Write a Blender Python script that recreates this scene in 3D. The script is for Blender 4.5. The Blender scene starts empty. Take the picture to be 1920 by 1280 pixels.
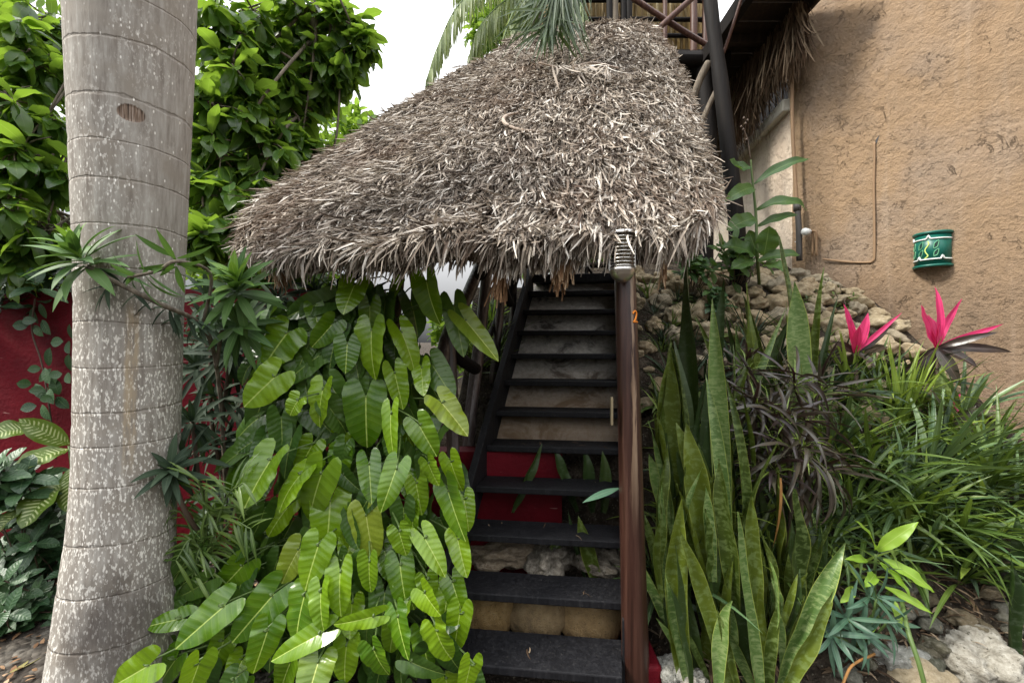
import bpy, bmesh, math, random
import numpy as np
from mathutils import Vector, noise as mnoise
R = math.radians
random.seed(7); rng = np.random.default_rng(7)
sc = bpy.context.scene
COL = sc.collection
# ------------------------------------------------------------ camera, world, sun, exposure
EYE = 1.70; F = 805.0
cam = bpy.data.cameras.new('camera'); cam_o = bpy.data.objects.new('camera', cam); COL.objects.link(cam_o)
cam.sensor_width = 36; cam.lens = 36 * F / 1920; cam.clip_end = 600; cam.clip_start = 0.05
cam_o.location = (0, 0, EYE); cam_o.rotation_euler = (R(90), 0, 0)
sc.camera = cam_o
SUN_EL, SUN_AZ = 47, -104        # degrees; azimuth from +Y towards +X
w = bpy.data.worlds.new('World'); sc.world = w; w.use_nodes = True
nt = w.node_tree
bg = nt.nodes['Background']
sky = nt.nodes.new('ShaderNodeTexSky'); sky.sky_type = 'NISHITA'; sky.sun_disc = False
sky.sun_elevation = R(SUN_EL); sky.sun_rotation = R(SUN_AZ); sky.dust_density = 3.0; sky.air_density = 1.0
tcw = nt.nodes.new('ShaderNodeTexCoord')
cl = nt.nodes.new('ShaderNodeTexNoise'); cl.inputs['Scale'].default_value = 1.7; cl.inputs['Detail'].default_value = 6
nt.links.new(tcw.outputs['Generated'], cl.inputs['Vector'])
crp = nt.nodes.new('ShaderNodeValToRGB'); crp.color_ramp.elements[0].position = 0.25; crp.color_ramp.elements[1].position = 0.5
nt.links.new(cl.outputs['Fac'], crp.inputs['Fac'])
mxw = nt.nodes.new('ShaderNodeMix'); mxw.data_type = 'RGBA'
nt.links.new(crp.outputs['Color'], mxw.inputs[0]); nt.links.new(sky.outputs['Color'], mxw.inputs[6])
mxw.inputs[7].default_value = (9.5, 9.6, 9.8, 1)
sxw = nt.nodes.new('ShaderNodeSeparateXYZ'); nt.links.new(tcw.outputs['Generated'], sxw.inputs[0])
mrw = nt.nodes.new('ShaderNodeMapRange')          # overcast sky: zenith brighter than the horizon
nt.links.new(sxw.outputs[2], mrw.inputs['Value']); mrw.inputs['From Min'].default_value = 0.0; mrw.inputs['From Max'].default_value = 1.0
mrw.inputs['To Min'].default_value = 0.06; mrw.inputs['To Max'].default_value = 2.4
mlw = nt.nodes.new('ShaderNodeVectorMath'); mlw.operation = 'SCALE'
nt.links.new(mxw.outputs[2], mlw.inputs[0]); nt.links.new(mrw.outputs[0], mlw.inputs['Scale'])
nt.links.new(mlw.outputs[0], bg.inputs['Color'])
bg.inputs['Strength'].default_value = 0.085
sun = bpy.data.lights.new('sun', 'SUN'); sun.energy = 2.5; sun.angle = R(12); sun.color = (1, 0.95, 0.86)
sun_o = bpy.data.objects.new('sun', sun); COL.objects.link(sun_o)
sd = Vector((math.sin(R(SUN_AZ)) * math.cos(R(SUN_EL)), math.cos(R(SUN_AZ)) * math.cos(R(SUN_EL)), math.sin(R(SUN_EL))))
sun_o.rotation_euler = sd.to_track_quat('Z', 'Y').to_euler(); sun_o.location = sd * 30
sc.view_settings.view_transform = 'Standard'; sc.view_settings.look = 'None'
sc.view_settings.exposure = 1.08; sc.view_settings.gamma = 1
sc.render.engine = 'CYCLES'
sc.cycles.use_denoising = True
sc.cycles.max_bounces = 8; sc.cycles.transmission_bounces = 6; sc.cycles.diffuse_bounces = 3

# ------------------------------------------------------------ helpers
def P(px, py, d):
    return np.array([(px - 960) / F * d, d, EYE - (py - 640) / F * d])
def nrm(a):
    a = np.asarray(a, float); return a / np.maximum(np.linalg.norm(a, axis=-1, keepdims=True), 1e-9)
ORG = {}
def org(o): return ORG.get(o.name, np.zeros(3)) if o else np.zeros(3)
def tag(o, label=None, cat=None, group=None, kind=None):
    if label: o['label'] = label
    if cat: o['category'] = cat
    if group: o['group'] = group
    if kind: o['kind'] = kind
    return o
def thing(name, label, cat, loc=(0, 0, 0), group=None):
    o = bpy.data.objects.new(name, None); COL.objects.link(o); o.location = tuple(loc); o.empty_display_size = 0.1
    ORG[o.name] = np.array(loc, float)
    return tag(o, label, cat, group)
class MB:
    def __init__(s): s.V = []; s.Fq = []; s.U = []; s.Rn = []; s.n = 0
    def add(s, V, Fc, uv=None, rnd=0.5):
        V = np.asarray(V, float).reshape(-1, 3); k = len(V)
        s.V.append(V)
        for f in (Fc if isinstance(Fc, list) else [Fc]): s.Fq.append(np.asarray(f, int) + s.n)
        s.U.append(np.zeros((k, 2)) if uv is None else np.asarray(uv, float).reshape(-1, 2))
        s.Rn.append(np.broadcast_to(np.asarray(rnd, float), (k,)).copy()); s.n += k
    def build(s, name, m, parent=None, smooth=True, label=None, loc=None):
        V = np.concatenate(s.V); U = np.concatenate(s.U); Rn = np.concatenate(s.Rn)
        if loc is None: loc = org(parent)
        V = V - loc
        me = bpy.data.meshes.new(name)
        me.vertices.add(len(V)); me.vertices.foreach_set('co', V.astype(np.float32).ravel())
        li = np.concatenate([f.ravel() for f in s.Fq]); tot = np.concatenate([np.full(len(f), f.shape[1]) for f in s.Fq])
        me.loops.add(len(li)); me.loops.foreach_set('vertex_index', li.astype(np.int32))
        me.polygons.add(len(tot)); st = np.concatenate([[0], np.cumsum(tot)[:-1]])
        me.polygons.foreach_set('loop_start', st.astype(np.int32))
        me.polygons.foreach_set('use_smooth', np.full(len(tot), smooth))
        me.update(calc_edges=True)
        uvl = me.uv_layers.new(name='UVMap'); uvl.data.foreach_set('uv', U[li].astype(np.float32).ravel())
        at = me.attributes.new('rnd', 'FLOAT', 'POINT'); at.data.foreach_set('value', Rn.astype(np.float32))
        me.validate(); me.update()
        for mm in (m if isinstance(m, (list, tuple)) else [m]): me.materials.append(mm)
        o = bpy.data.objects.new(name, me); COL.objects.link(o)
        if parent: o.parent = parent
        else: o.location = tuple(loc)
        ORG[o.name] = np.array(loc, float)
        if label: o['label'] = label
        return o
def gridfaces(nu, nv, N=1):
    i = np.arange(nu)[:, None] * (nv + 1) + np.arange(nv)[None, :]
    f = np.stack([i, i + 1, i + nv + 2, i + nv + 1], -1).reshape(-1, 4)
    return (f[None] + (np.arange(N) * (nu + 1) * (nv + 1))[:, None, None]).reshape(-1, 4)
def tab(pts):
    a = np.array(pts, float); return lambda t: np.interp(t, a[:, 0], a[:, 1])
LANCE = tab([(0, .25), (.08, .45), (.25, .85), (.42, 1), (.6, .9), (.78, .6), (.9, .3), (1, .02)])
ELLIP = tab([(0, .06), (.06, .3), (.18, .66), (.35, .93), (.5, 1), (.68, .9), (.82, .64), (.92, .34), (1, .03)])
STRAP = tab([(0, .5), (.1, .75), (.3, 1), (.6, .85), (.8, .55), (.93, .22), (1, .02)])
SWORD = tab([(0, .40), (.2, .74), (.4, .95), (.54, 1), (.70, .9), (.82, .66), (.91, .36), (.97, .12), (1, .01)])
CHOP = tab([(0, .8), (.5, 1), (.9, .9), (1, .6)])
STRAW = tab([(0, .7), (.4, 1), (.75, .8), (1, .25)])
def A(x, N): return np.broadcast_to(np.asarray(x, float), (N,))
def blades(mb, base, dr, up, L, W, prof=LANCE, bend=0., fold=0., twist=0., wave=0., side=0., nu=6, nv=2, rnd=None, wfreq=2.5):
    base = np.asarray(base, float).reshape(-1, 3); N = len(base)
    D = nrm(np.broadcast_to(np.asarray(dr, float), (N, 3))); up = np.broadcast_to(np.asarray(up, float), (N, 3))
    S = np.cross(D, up); S = nrm(S + 1e-6); Nn = nrm(np.cross(S, D))
    L, W, bend, fold, twist, wave, side = [A(x, N) for x in (L, W, bend, fold, twist, wave, side)]
    rnd = rng.random(N) if rnd is None else A(rnd, N)
    t = np.linspace(0, 1, nu + 1); tm = (t[1:] + t[:-1]) / 2
    am = bend[:, None] * tm[None] * 1.0; bm_ = side[:, None] * tm[None]
    Tm = D[:, None] * (np.cos(am) * np.cos(bm_))[..., None] - Nn[:, None] * np.sin(am)[..., None] + S[:, None] * (np.sin(bm_) * np.cos(am))[..., None]
    sp = np.concatenate([np.zeros((N, 1, 3)), np.cumsum(Tm * (L / nu)[:, None, None], 1)], 1) + base[:, None]
    a = bend[:, None] * t[None]
    nt_ = Nn[:, None] * np.cos(a)[..., None] + D[:, None] * np.sin(a)[..., None]
    tw = twist[:, None] * t[None]
    st = S[:, None] * np.cos(tw)[..., None] + nt_ * np.sin(tw)[..., None]
    nn = nt_ * np.cos(tw)[..., None] - S[:, None] * np.sin(tw)[..., None]
    x = np.linspace(-1, 1, nv + 1); hw = (W / 2)[:, None] * prof(t)[None]
    ph = rng.random(N) * 6.28
    off_s = hw[:, :, None] * x[None, None] * np.cos(fold)[:, None, None]
    off_n = hw[:, :, None] * np.abs(x)[None, None] * np.sin(fold)[:, None, None] + \
        (wave * W)[:, None, None] * np.abs(x)[None, None] * np.sin(6.283 * wfreq * t[None, :, None] + ph[:, None, None] + np.where(x > 0, 1.7, 0)[None, None])
    V = sp[:, :, None] + st[:, :, None] * off_s[..., None] + nn[:, :, None] * off_n[..., None]
    uv = np.stack(np.broadcast_arrays((x * .5 + .5)[None, None], t[None, :, None], ), -1)
    uv = np.broadcast_to(uv, (N, nu + 1, nv + 1, 2))
    mb.add(V, gridfaces(nu, nv, N), uv, np.repeat(rnd, (nu + 1) * (nv + 1)))
    return sp[:, -1]
PO = tab([(-.42, .5), (-.40, .66), (-.36, .78), (-.27, .92), (-.12, 1), (.05, .97), (.25, .92), (.5, .83), (.68, .68), (.82, .48), (.92, .27), (.97, .13), (1, .01)])
PI_ = tab([(-.42, .5), (-.40, .38), (-.36, .29), (-.27, .20), (-.12, .08), (0, 0), (1, 0)])
def heart(mb, base, dr, up, L, W, bend=.3, fold=.2, wave=.03, nu=26, nv=4, rnd=.5, twist=0., lobe=1.0):
    """one heart-based oblong leaf; base = where the stalk meets the blade, L = from there to the tip"""
    D = nrm(dr); S = nrm(np.cross(D, up)); Nn = np.cross(S, D)
    y = np.concatenate([np.linspace(-.42, 0, 9)[:-1], np.linspace(0, 1, nu - 7)]); k = len(y)
    yc = np.where(y < 0, y * lobe, y)
    ang = np.where(y > 0, bend * y, bend * .5 * y)
    dy = np.diff(yc) * L; am = (ang[1:] + ang[:-1]) / 2
    sp = np.concatenate([[[0, 0, 0]], np.cumsum(D * (np.cos(am) * dy)[:, None] - Nn * (np.sin(am) * dy)[:, None], 0)])
    sp = sp - sp[8] + base
    n2 = Nn * np.cos(ang)[:, None] + D * np.sin(ang)[:, None]
    tw = twist * np.clip(y, 0, 1)
    s2 = S * np.cos(tw)[:, None] + n2 * np.sin(tw)[:, None]; n3 = n2 * np.cos(tw)[:, None] - S * np.sin(tw)[:, None]
    ph = rng.random() * 6.28
    for sg in (-1, 1):
        q = np.linspace(0, 1, nv + 1)
        x = PI_(y)[:, None] + (PO(y) - PI_(y))[:, None] * q[None]
        xx = x * W / 2
        zz = xx * math.sin(fold) + wave * W * x ** 1.5 * (np.sin(y[:, None] * 11 - x * 2 + ph + sg) + .6 * np.sin(y[:, None] * 23 - x * 3 + ph * 2 + sg * 2)) - .10 * W * x ** 3 * np.clip(y[:, None] * 2, 0, 1)
        V = sp[:, None] + s2[:, None] * (sg * xx * math.cos(fold))[..., None] + n3[:, None] * zz[..., None]
        f = gridfaces(k - 1, nv)
        if sg < 0: f = f[:, ::-1]
        uv = np.stack([.5 + sg * x * .5, np.broadcast_to(y[:, None], x.shape)], -1)
        mb.add(V, f, uv, rnd)
def tube(mb, pts, rad, n=8, rnd=.5, cap=True):
    pts = np.asarray(pts, float); k = len(pts); rad = A(rad, k)
    T = np.zeros_like(pts); T[1:-1] = pts[2:] - pts[:-2]; T[0] = pts[1] - pts[0]; T[-1] = pts[-1] - pts[-2]; T = nrm(T)
    ref = np.array([0, 0, 1.]) if abs(T[0][2]) < .9 else np.array([1., 0, 0])
    u = nrm(np.cross(T[0], ref)); Us = [u]
    for i in range(1, k):
        u = u - T[i] * np.dot(u, T[i]); u = nrm(u); Us.append(u)
    Us = np.array(Us); Ws = np.cross(T, Us)
    a = np.linspace(0, 2 * np.pi, n + 1)
    V = pts[:, None] + (Us[:, None] * np.cos(a)[None, :, None] + Ws[:, None] * np.sin(a)[None, :, None]) * rad[:, None, None]
    L = np.concatenate([[0], np.cumsum(np.linalg.norm(np.diff(pts, axis=0), axis=1))])
    uv = np.stack(np.broadcast_arrays((a / 6.2832)[None], L[:, None]), -1)
    F4 = gridfaces(k - 1, n)
    fs = [F4]
    if cap:
        fs.append(np.arange(n)[None, ::-1]); fs.append((np.arange(n) + (k - 1) * (n + 1))[None])
    mb.add(V, fs, uv, rnd)
def lathe(mb, prof, center, n=24, a0=0., a1=2 * math.pi, axis=None, rnd=.5):
    prof = np.array(prof, float); a = np.linspace(a0, a1, n + 1)
    V = np.stack([prof[:, 0][:, None] * np.cos(a)[None], prof[:, 0][:, None] * np.sin(a)[None], np.broadcast_to(prof[:, 1][:, None], (len(prof), n + 1))], -1) + np.asarray(center)
    uv = np.stack(np.broadcast_arrays((a / 6.2832)[None], prof[:, 1][:, None]), -1)
    mb.add(V, gridfaces(len(prof) - 1, n)[:, ::-1], uv, rnd)
def hexa(mb, c):
    """box from 8 corners: bottom ring 4, top ring 4 (same order)"""
    c = np.asarray(c, float)
    f = np.array([[3, 2, 1, 0], [4, 5, 6, 7], [0, 1, 5, 4], [1, 2, 6, 5], [2, 3, 7, 6], [3, 0, 4, 7]])
    V = c[f].reshape(-1, 3); fc = np.arange(24).reshape(6, 4)
    mb.add(V, fc, np.tile([[0, 0], [1, 0], [1, 1], [0, 1]], (6, 1)))
def obox(mb, o, ax, ay, az):
    o, ax, ay, az = [np.asarray(q, float) for q in (o, ax, ay, az)]
    hexa(mb, [o, o + ax, o + ax + ay, o + ay, o + az, o + az + ax, o + az + ax + ay, o + az + ay])
def bez(pts, n=16):
    """Catmull-Rom through points"""
    p = np.asarray(pts, float); k = len(p)
    e = np.concatenate([[2 * p[0] - p[1]], p, [2 * p[-1] - p[-2]]])
    out = []
    for t in np.linspace(0, k - 1 - 1e-6, n):
        i = int(t); f = t - i; a, b, c, d = e[i], e[i + 1], e[i + 2], e[i + 3]
        out.append(.5 * (2 * b + (c - a) * f + (2 * a - 5 * b + 4 * c - d) * f * f + (3 * b - a - 3 * c + d) * f ** 3))
    return np.array(out)
def bevel(o, wd=.006, seg=2):
    m = o.modifiers.new('bevel', 'BEVEL'); m.width = wd; m.segments = seg; m.limit_method = 'ANGLE'; return o
def weld(o):
    bm = bmesh.new(); bm.from_mesh(o.data); bmesh.ops.remove_doubles(bm, verts=bm.verts, dist=1e-4); bm.to_mesh(o.data); bm.free(); return o
def leafpx(mb, b, t, Wpx, up=(0, -1, .5), bend=.3, prof=LANCE, **kw):
    """blade from pixel+distance b to t with width in photo pixels"""
    B, T = P(*b), P(*t); ch = T - B; L = np.linalg.norm(ch); D = ch / L
    S = nrm(np.cross(D, up)); Nn = np.cross(S, D); h = bend / 2
    D2 = D * math.cos(h) + Nn * math.sin(h)
    L2 = L * (h / math.sin(h) if abs(h) > 1e-3 else 1)
    blades(mb, [B], D2, Nn * math.cos(h) - D * math.sin(h), L2, Wpx / F * (b[2] + t[2]) / 2, prof, bend=bend, **kw)

# ------------------------------------------------------------ material helpers
class G:
    def __init__(s, name):
        s.m = bpy.data.materials.new(name); s.m.use_nodes = True; s.nt = s.m.node_tree; s.nt.nodes.clear()
        s.out = s.nt.nodes.new('ShaderNodeOutputMaterial'); s.tc = s.nt.nodes.new('ShaderNodeTexCoord')
    def n(s, t, ins=(), **props):
        nd = s.nt.nodes.new(t)
        for k, v in props.items(): setattr(nd, k, v)
        for k, v in dict(ins).items(): s.set(nd.inputs[k], v)
        return nd
    def set(s, sock, v):
        if isinstance(v, bpy.types.NodeSocket): s.nt.links.new(v, sock)
        elif hasattr(v, '__len__') and len(v) == 3 and sock.type == 'RGBA': sock.default_value = (*v, 1)
        else: sock.default_value = v
    @property
    def obj(s): return s.tc.outputs['Object']
    @property
    def uv(s): return s.tc.outputs['UV']
    def mapv(s, v, scale, loc=(0, 0, 0), rot=(0, 0, 0)):
        return s.n('ShaderNodeMapping', {'Vector': v, 'Scale': scale, 'Location': loc, 'Rotation': rot}).outputs[0]
    def noise(s, v, scale, detail=4, rough=.55, dist=0.):
        return s.n('ShaderNodeTexNoise', {'Vector': v, 'Scale': scale, 'Detail': detail, 'Roughness': rough, 'Distortion': dist}).outputs['Fac']
    def vor(s, v, scale, feature='F1', rnd=1.):
        return s.n('ShaderNodeTexVoronoi', {'Vector': v, 'Scale': scale, 'Randomness': rnd}, feature=feature).outputs['Distance']
    def ramp(s, f, st):
        nd = s.n('ShaderNodeValToRGB', {'Fac': f}); e = nd.color_ramp.elements
        while len(e) < len(st): e.new(.5)
        for q, (p, c) in zip(e, st):
            q.position = p; q.color = (*c, 1) if hasattr(c, '__len__') else (c, c, c, 1)
        return nd.outputs['Color']
    def mix(s, f, a, b, mode='MIX'):
        nd = s.n('ShaderNodeMix', data_type='RGBA', blend_type=mode)
        s.set(nd.inputs[0], f); s.set(nd.inputs[6], a); s.set(nd.inputs[7], b); return nd.outputs[2]
    def math(s, op, a, b=0., c=0., clamp=False):
        nd = s.n('ShaderNodeMath', operation=op, use_clamp=clamp); s.set(nd.inputs[0], a); s.set(nd.inputs[1], b); s.set(nd.inputs[2], c); return nd.outputs[0]
    def sstep(s, v, a, b):
        nd = s.n('ShaderNodeMapRange', {'Value': v, 'From Min': a, 'From Max': b, 'To Min': 0., 'To Max': 1.}, interpolation_type='SMOOTHSTEP'); return nd.outputs[0]
    def sep(s, v):
        o = s.n('ShaderNodeSeparateXYZ', {'Vector': v}).outputs; return o[0], o[1], o[2]
    def rnd(s): return s.n('ShaderNodeAttribute', attribute_name='rnd').outputs['Fac']
    def orand(s): return s.n('ShaderNodeObjectInfo').outputs['Random']
    def bump(s, h, st=.4, dist=.01, nrm=None):
        ins = {'Height': h, 'Strength': st, 'Distance': dist}
        if nrm: ins['Normal'] = nrm
        return s.n('ShaderNodeBump', ins).outputs[0]
    def pbr(s, col, rough=.6, nrm=None, metal=0., spec=.5, coat=0.):
        ins = {'Base Color': col, 'Roughness': rough, 'Metallic': metal, 'Specular IOR Level': spec, 'Coat Weight': coat}
        if nrm: ins['Normal'] = nrm
        return s.n('ShaderNodeBsdfPrincipled', ins).outputs[0]
    def done(s, sh): s.nt.links.new(sh, s.out.inputs['Surface']); return s.m
def leafmat(name, c1, c2, rough=.38, tr=.3, rib=None, ribw=.05, veins=0., vfreq=9., trcol=None, pat=None, spec=.45, noise_amt=.35, nscale=14., coat=0.):
    g = G(name); r = g.rnd(); u, v, _ = g.sep(g.uv)
    ud = g.math('MULTIPLY', g.math('ABSOLUTE', g.math('SUBTRACT', u, .5)), 2.)
    nz = g.noise(g.obj, nscale, 3)
    f = g.math('ADD', r, g.math('MULTIPLY', g.math('SUBTRACT', nz, .5), noise_amt * 2), clamp=True)
    col = g.mix(f, c1, c2)
    if pat: col = pat(g, col, u, v, ud)
    h = nz
    if veins:
        vw = g.math('SINE', g.math('ADD', g.math('MULTIPLY', g.math('SUBTRACT', v, g.math('MULTIPLY', ud, .16)), 6.283 * vfreq), g.math('MULTIPLY', nz, 5.)))
        vl = g.sstep(vw, .93, 1.)
        col = g.mix(g.math('MULTIPLY', vl, veins), col, rib or c2)
        h = g.math('ADD', g.math('MULTIPLY', vw, .22), g.math('MULTIPLY', nz, 2.2))
    if rib:
        m_ = g.sstep(ud, ribw, ribw * .35)
        col = g.mix(m_, col, rib)
    nb = g.bump(h, .45, .005)
    p = g.pbr(col, rough, nb, spec=spec, coat=coat)
    tcol = g.mix(.5, col, trcol or (c2[0] * 1.6, c2[1] * 1.5, c2[2] * .6), 'MIX')
    t = g.n('ShaderNodeBsdfTranslucent', {'Color': tcol}).outputs[0]
    ms = g.n('ShaderNodeMixShader', {0: tr, 1: p, 2: t}).outputs[0]
    return g.done(ms)
# ------------------------------------------------------------ materials
def m_soil():
    g = G('soil'); n1 = g.noise(g.obj, 9, 8, .65); n2 = g.noise(g.obj, 60, 4, .6); v = g.vor(g.obj, 38)
    c = g.ramp(n1, [(.3, (.018, .014, .010)), (.55, (.055, .042, .030)), (.75, (.13, .11, .085))])
    c = g.mix(g.sstep(n2, .58, .72), c, (.20, .18, .14))
    h = g.math('ADD', g.math('MULTIPLY', n1, 1.2), g.math('SUBTRACT', n2, g.math('MULTIPLY', v, .8)))
    return g.done(g.pbr(c, .95, g.bump(h, .9, .03), spec=.2))
def m_stucco(name, far=False):
    g = G(name)
    big = g.noise(g.obj, 1.1, 5, .6); mid = g.noise(g.obj, 6.5, 10, .66, .3); fine = g.noise(g.obj, 70, 6, .7)
    patch = g.sstep(g.noise(g.obj, 2.3, 4, .6), .42, .62)
    lump = g.noise(g.obj, 22, 7, .68)
    c = g.ramp(big, [(.28, (.285, .205, .135)), (.45, (.355, .245, .15)), (.6, (.325, .24, .168)), (.78, (.285, .23, .178))])
    if far: c = g.ramp(big, [(.28, (.72, .58, .45)), (.5, (.80, .68, .55)), (.75, (.84, .75, .64))])  # paler ramp puts strong sunlight into the side wall's colour
    c = g.mix(g.math('MULTIPLY', g.sstep(lump, .56, .70), .3), c, (.25, .17, .11))
    low = g.sep(g.obj)[2]; damp = g.sstep(g.math('ADD', low, g.math('MULTIPLY', g.noise(g.obj, 2.2, 5), 1.2)), 1.2, -.4)
    c = g.mix(g.math('MULTIPLY', damp, .45), c, (.15, .11, .085))
    streak = g.noise(g.mapv(g.obj, (7, 7, .45)), 1.2, 5, .6)
    c = g.mix(g.math('MULTIPLY', g.sstep(streak, .54, .75), .35), c, (.45, .35, .26))
    c = g.mix(g.math('MULTIPLY', g.sstep(streak, .46, .30), .30), c, (.29, .19, .11))
    cr = g.math('ABSOLUTE', g.math('SUBTRACT', g.noise(g.mapv(g.obj, (1, 1, 1.2), rot=(R(20), R(35), R(10))), 2.6, 9, .62, 1.1), .5))
    crack = g.math('MULTIPLY', g.sstep(cr, .009, .0), g.sstep(g.noise(g.obj, 4.2, 3), .53, .60))
    c = g.mix(g.math('MULTIPLY', crack, .32), c, (.10, .065, .04))
    chip = g.sstep(g.noise(g.mapv(g.obj, (1, 1, 1.5), rot=(R(30), R(25), 0)), 16, 6, .62), .56, .64)
    h = g.math('ADD', g.math('MULTIPLY', mid, .8), g.math('ADD', g.math('MULTIPLY', g.math('MULTIPLY', chip, patch), .30), g.math('MULTIPLY', lump, .55)))
    h = g.math('SUBTRACT', g.math('ADD', h, g.math('MULTIPLY', fine, .12)), g.math('MULTIPLY', crack, .5))
    return g.done(g.pbr(c, .92, g.bump(h, 1.0, .048), spec=.2))
def m_trunk():
    g = G('palm_bark'); x, y, z = g.sep(g.obj)
    u, v, _ = g.sep(g.uv)
    n1 = g.noise(g.mapv(g.obj, (22, 22, 2.5)), 2, 6, .65); n2 = g.noise(g.obj, 5, 5, .6)
    c = g.ramp(n1, [(.3, (.18, .155, .13)), (.5, (.30, .275, .24)), (.72, (.42, .40, .36))])
    c = g.mix(g.sstep(n2, .48, .7), c, (.27, .24, .20))
    zz = g.math('ADD', z, g.math('MULTIPLY', g.noise(g.obj, 1.6, 2), .10))
    # leaf-base rings
    zz = g.math('ADD', zz, g.math('MULTIPLY', g.noise(g.mapv(g.obj, (0, 0, 1)), 1.3, 2), .5)); rz = g.math('FRACT', g.math('MULTIPLY', zz, 5.0)); d = g.math('ABSOLUTE', g.math('SUBTRACT', rz, .5))
    d = g.math('ADD', d, g.math('MULTIPLY', g.math('SUBTRACT', g.noise(g.obj, 30, 4), .5), .10)); ring = g.sstep(d, .040, .0); halo = g.sstep(d, .20, .0)
    c = g.mix(g.math('MULTIPLY', halo, .16), c, (.20, .16, .125))
    c = g.mix(g.math('MULTIPLY', ring, g.math('MULTIPLY', g.sstep(g.noise(g.obj, 12, 2), .42, .62), .42)), c, (.12, .10, .08))
    # lichen flecks, denser low down
    vv = g.vor(g.mapv(g.obj, (1, 1, .42)), 78); dens = g.noise(g.mapv(g.obj, (1, 1, .6)), 3.2, 3)
    th = g.math('ADD', g.math('MULTIPLY', g.sstep(z, 2.9, .7), .34), g.math('MULTIPLY', g.math('SUBTRACT', dens, .36), .6))
    sel = g.n('ShaderNodeTexWhiteNoise', {'Vector': g.n('ShaderNodeTexVoronoi', {'Vector': g.mapv(g.obj, (1, 1, .42)), 'Scale': 78.}).outputs['Position']}, noise_dimensions='3D').outputs['Value']
    fl = g.math('MULTIPLY', g.sstep(vv, .30, .16), g.math('LESS_THAN', sel, g.math('MULTIPLY', th, 2.1)))
    fl2 = g.sstep(g.noise(g.mapv(g.obj, (60, 60, 24)), 1.6, 3, .6), .55, .61)
    fl = g.math('MAXIMUM', fl, g.math('MULTIPLY', g.math('MULTIPLY', fl2, g.sstep(th, .05, .30)), .85))
    c = g.mix(g.math('MULTIPLY', fl, .9), c, (.80, .77, .70))
    # ochre run, dark stain, knot scar (UV: u round the trunk, v = height)
    du = g.math('ABSOLUTE', g.math('SUBTRACT', u, g.math('ADD', .5, g.math('MULTIPLY', g.math('SUBTRACT', n2, .5), .03))))
    run = g.math('MULTIPLY', g.sstep(du, .023, .013), g.math('MULTIPLY', g.sstep(z, 1.05, 1.35), g.sstep(z, 1.90, 1.80)))
    c = g.mix(g.math('MULTIPLY', g.math('MULTIPLY', run, g.sstep(n1, .3, .6)), .6), c, (.38, .28, .155))
    dx = g.math('DIVIDE', g.math('SUBTRACT', u, .5), .14); dz = g.math('DIVIDE', g.math('SUBTRACT', z, .42), .30)
    rr = g.math('ADD', g.math('MULTIPLY', dx, dx), g.math('MULTIPLY', dz, dz)); rr = g.math('ADD', rr, g.math('MULTIPLY', g.math('SUBTRACT', g.noise(g.mapv(g.obj, (1, 1, .6)), 9, 7, .7), .5), 3.4))
    c = g.mix(g.math('MULTIPLY', g.sstep(rr, 1.5, -.2), .75), c, (.055, .045, .04))
    fibk = g.noise(g.mapv(g.obj, (60, 60, 2)), 2, 2); kx = g.math('DIVIDE', g.math('SUBTRACT', u, .505), .034); kz = g.math('DIVIDE', g.math('SUBTRACT', z, 2.685), g.math('ADD', .026, g.math('MULTIPLY', fibk, .022)))
    kr = g.math('ADD', g.math('MULTIPLY', kx, kx), g.math('MULTIPLY', kz, kz))
    fib = g.noise(g.mapv(g.obj, (70, 70, 3)), 2, 2)
    c = g.mix(g.sstep(kr, 1.15, .85), c, g.ramp(fib, [(.34, (.05, .034, .026)), (.50, (.20, .14, .10)), (.66, (.36, .30, .25))]))
    h = g.math('SUBTRACT', g.math('MULTIPLY', n1, .5), g.math('MULTIPLY', ring, .5)); h = g.math('SUBTRACT', h, g.math('MULTIPLY', g.sstep(kr, 1.2, .5), .6))
    return g.done(g.pbr(c, .85, g.bump(h, .55, .012), spec=.25))
def m_red():
    g = G('red_paint'); n = g.noise(g.obj, 3, 6, .6); n2 = g.noise(g.obj, 34, 5, .6)
    c = g.ramp(n, [(.3, (.075, .003, .007)), (.6, (.125, .004, .010)), (.8, (.105, .011, .013))])
    sc_ = g.noise(g.mapv(g.obj, (3, 1, 22), rot=(0, R(-14), 0)), 1.4, 3, .5)
    c = g.mix(g.math('MULTIPLY', g.sstep(sc_, .69, .74), .5), c, (.55, .35, .3))
    return g.done(g.pbr(c, .62, g.bump(g.math('ADD', n2, n), .35, .02), spec=.15))
def m_wood(name, c1, c2, c3, rough=.5, sc_=(30, 30, 1.6), spec=.4, bump=.35, dust=0.):
    g = G(name); n = g.noise(g.mapv(g.obj, sc_), 1.5, 7, .65, .3); n2 = g.noise(g.obj, 7, 4); r = g.rnd()
    c = g.ramp(n, [(.28, c1), (.52, c2), (.78, c3)])
    c = g.mix(g.math('MULTIPLY', g.sstep(n2, .5, .8), .35), c, tuple(q * .45 for q in c2))
    if dust: c = g.mix(g.math('MULTIPLY', g.sstep(g.noise(g.obj, 70, 5, .7), .55, .75), dust), c, (.30, .28, .25))
    return g.done(g.pbr(c, g.ramp(n, [(.3, rough), (.8, min(1, rough + .25))]), g.bump(n, bump, .012), spec=spec))
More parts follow.
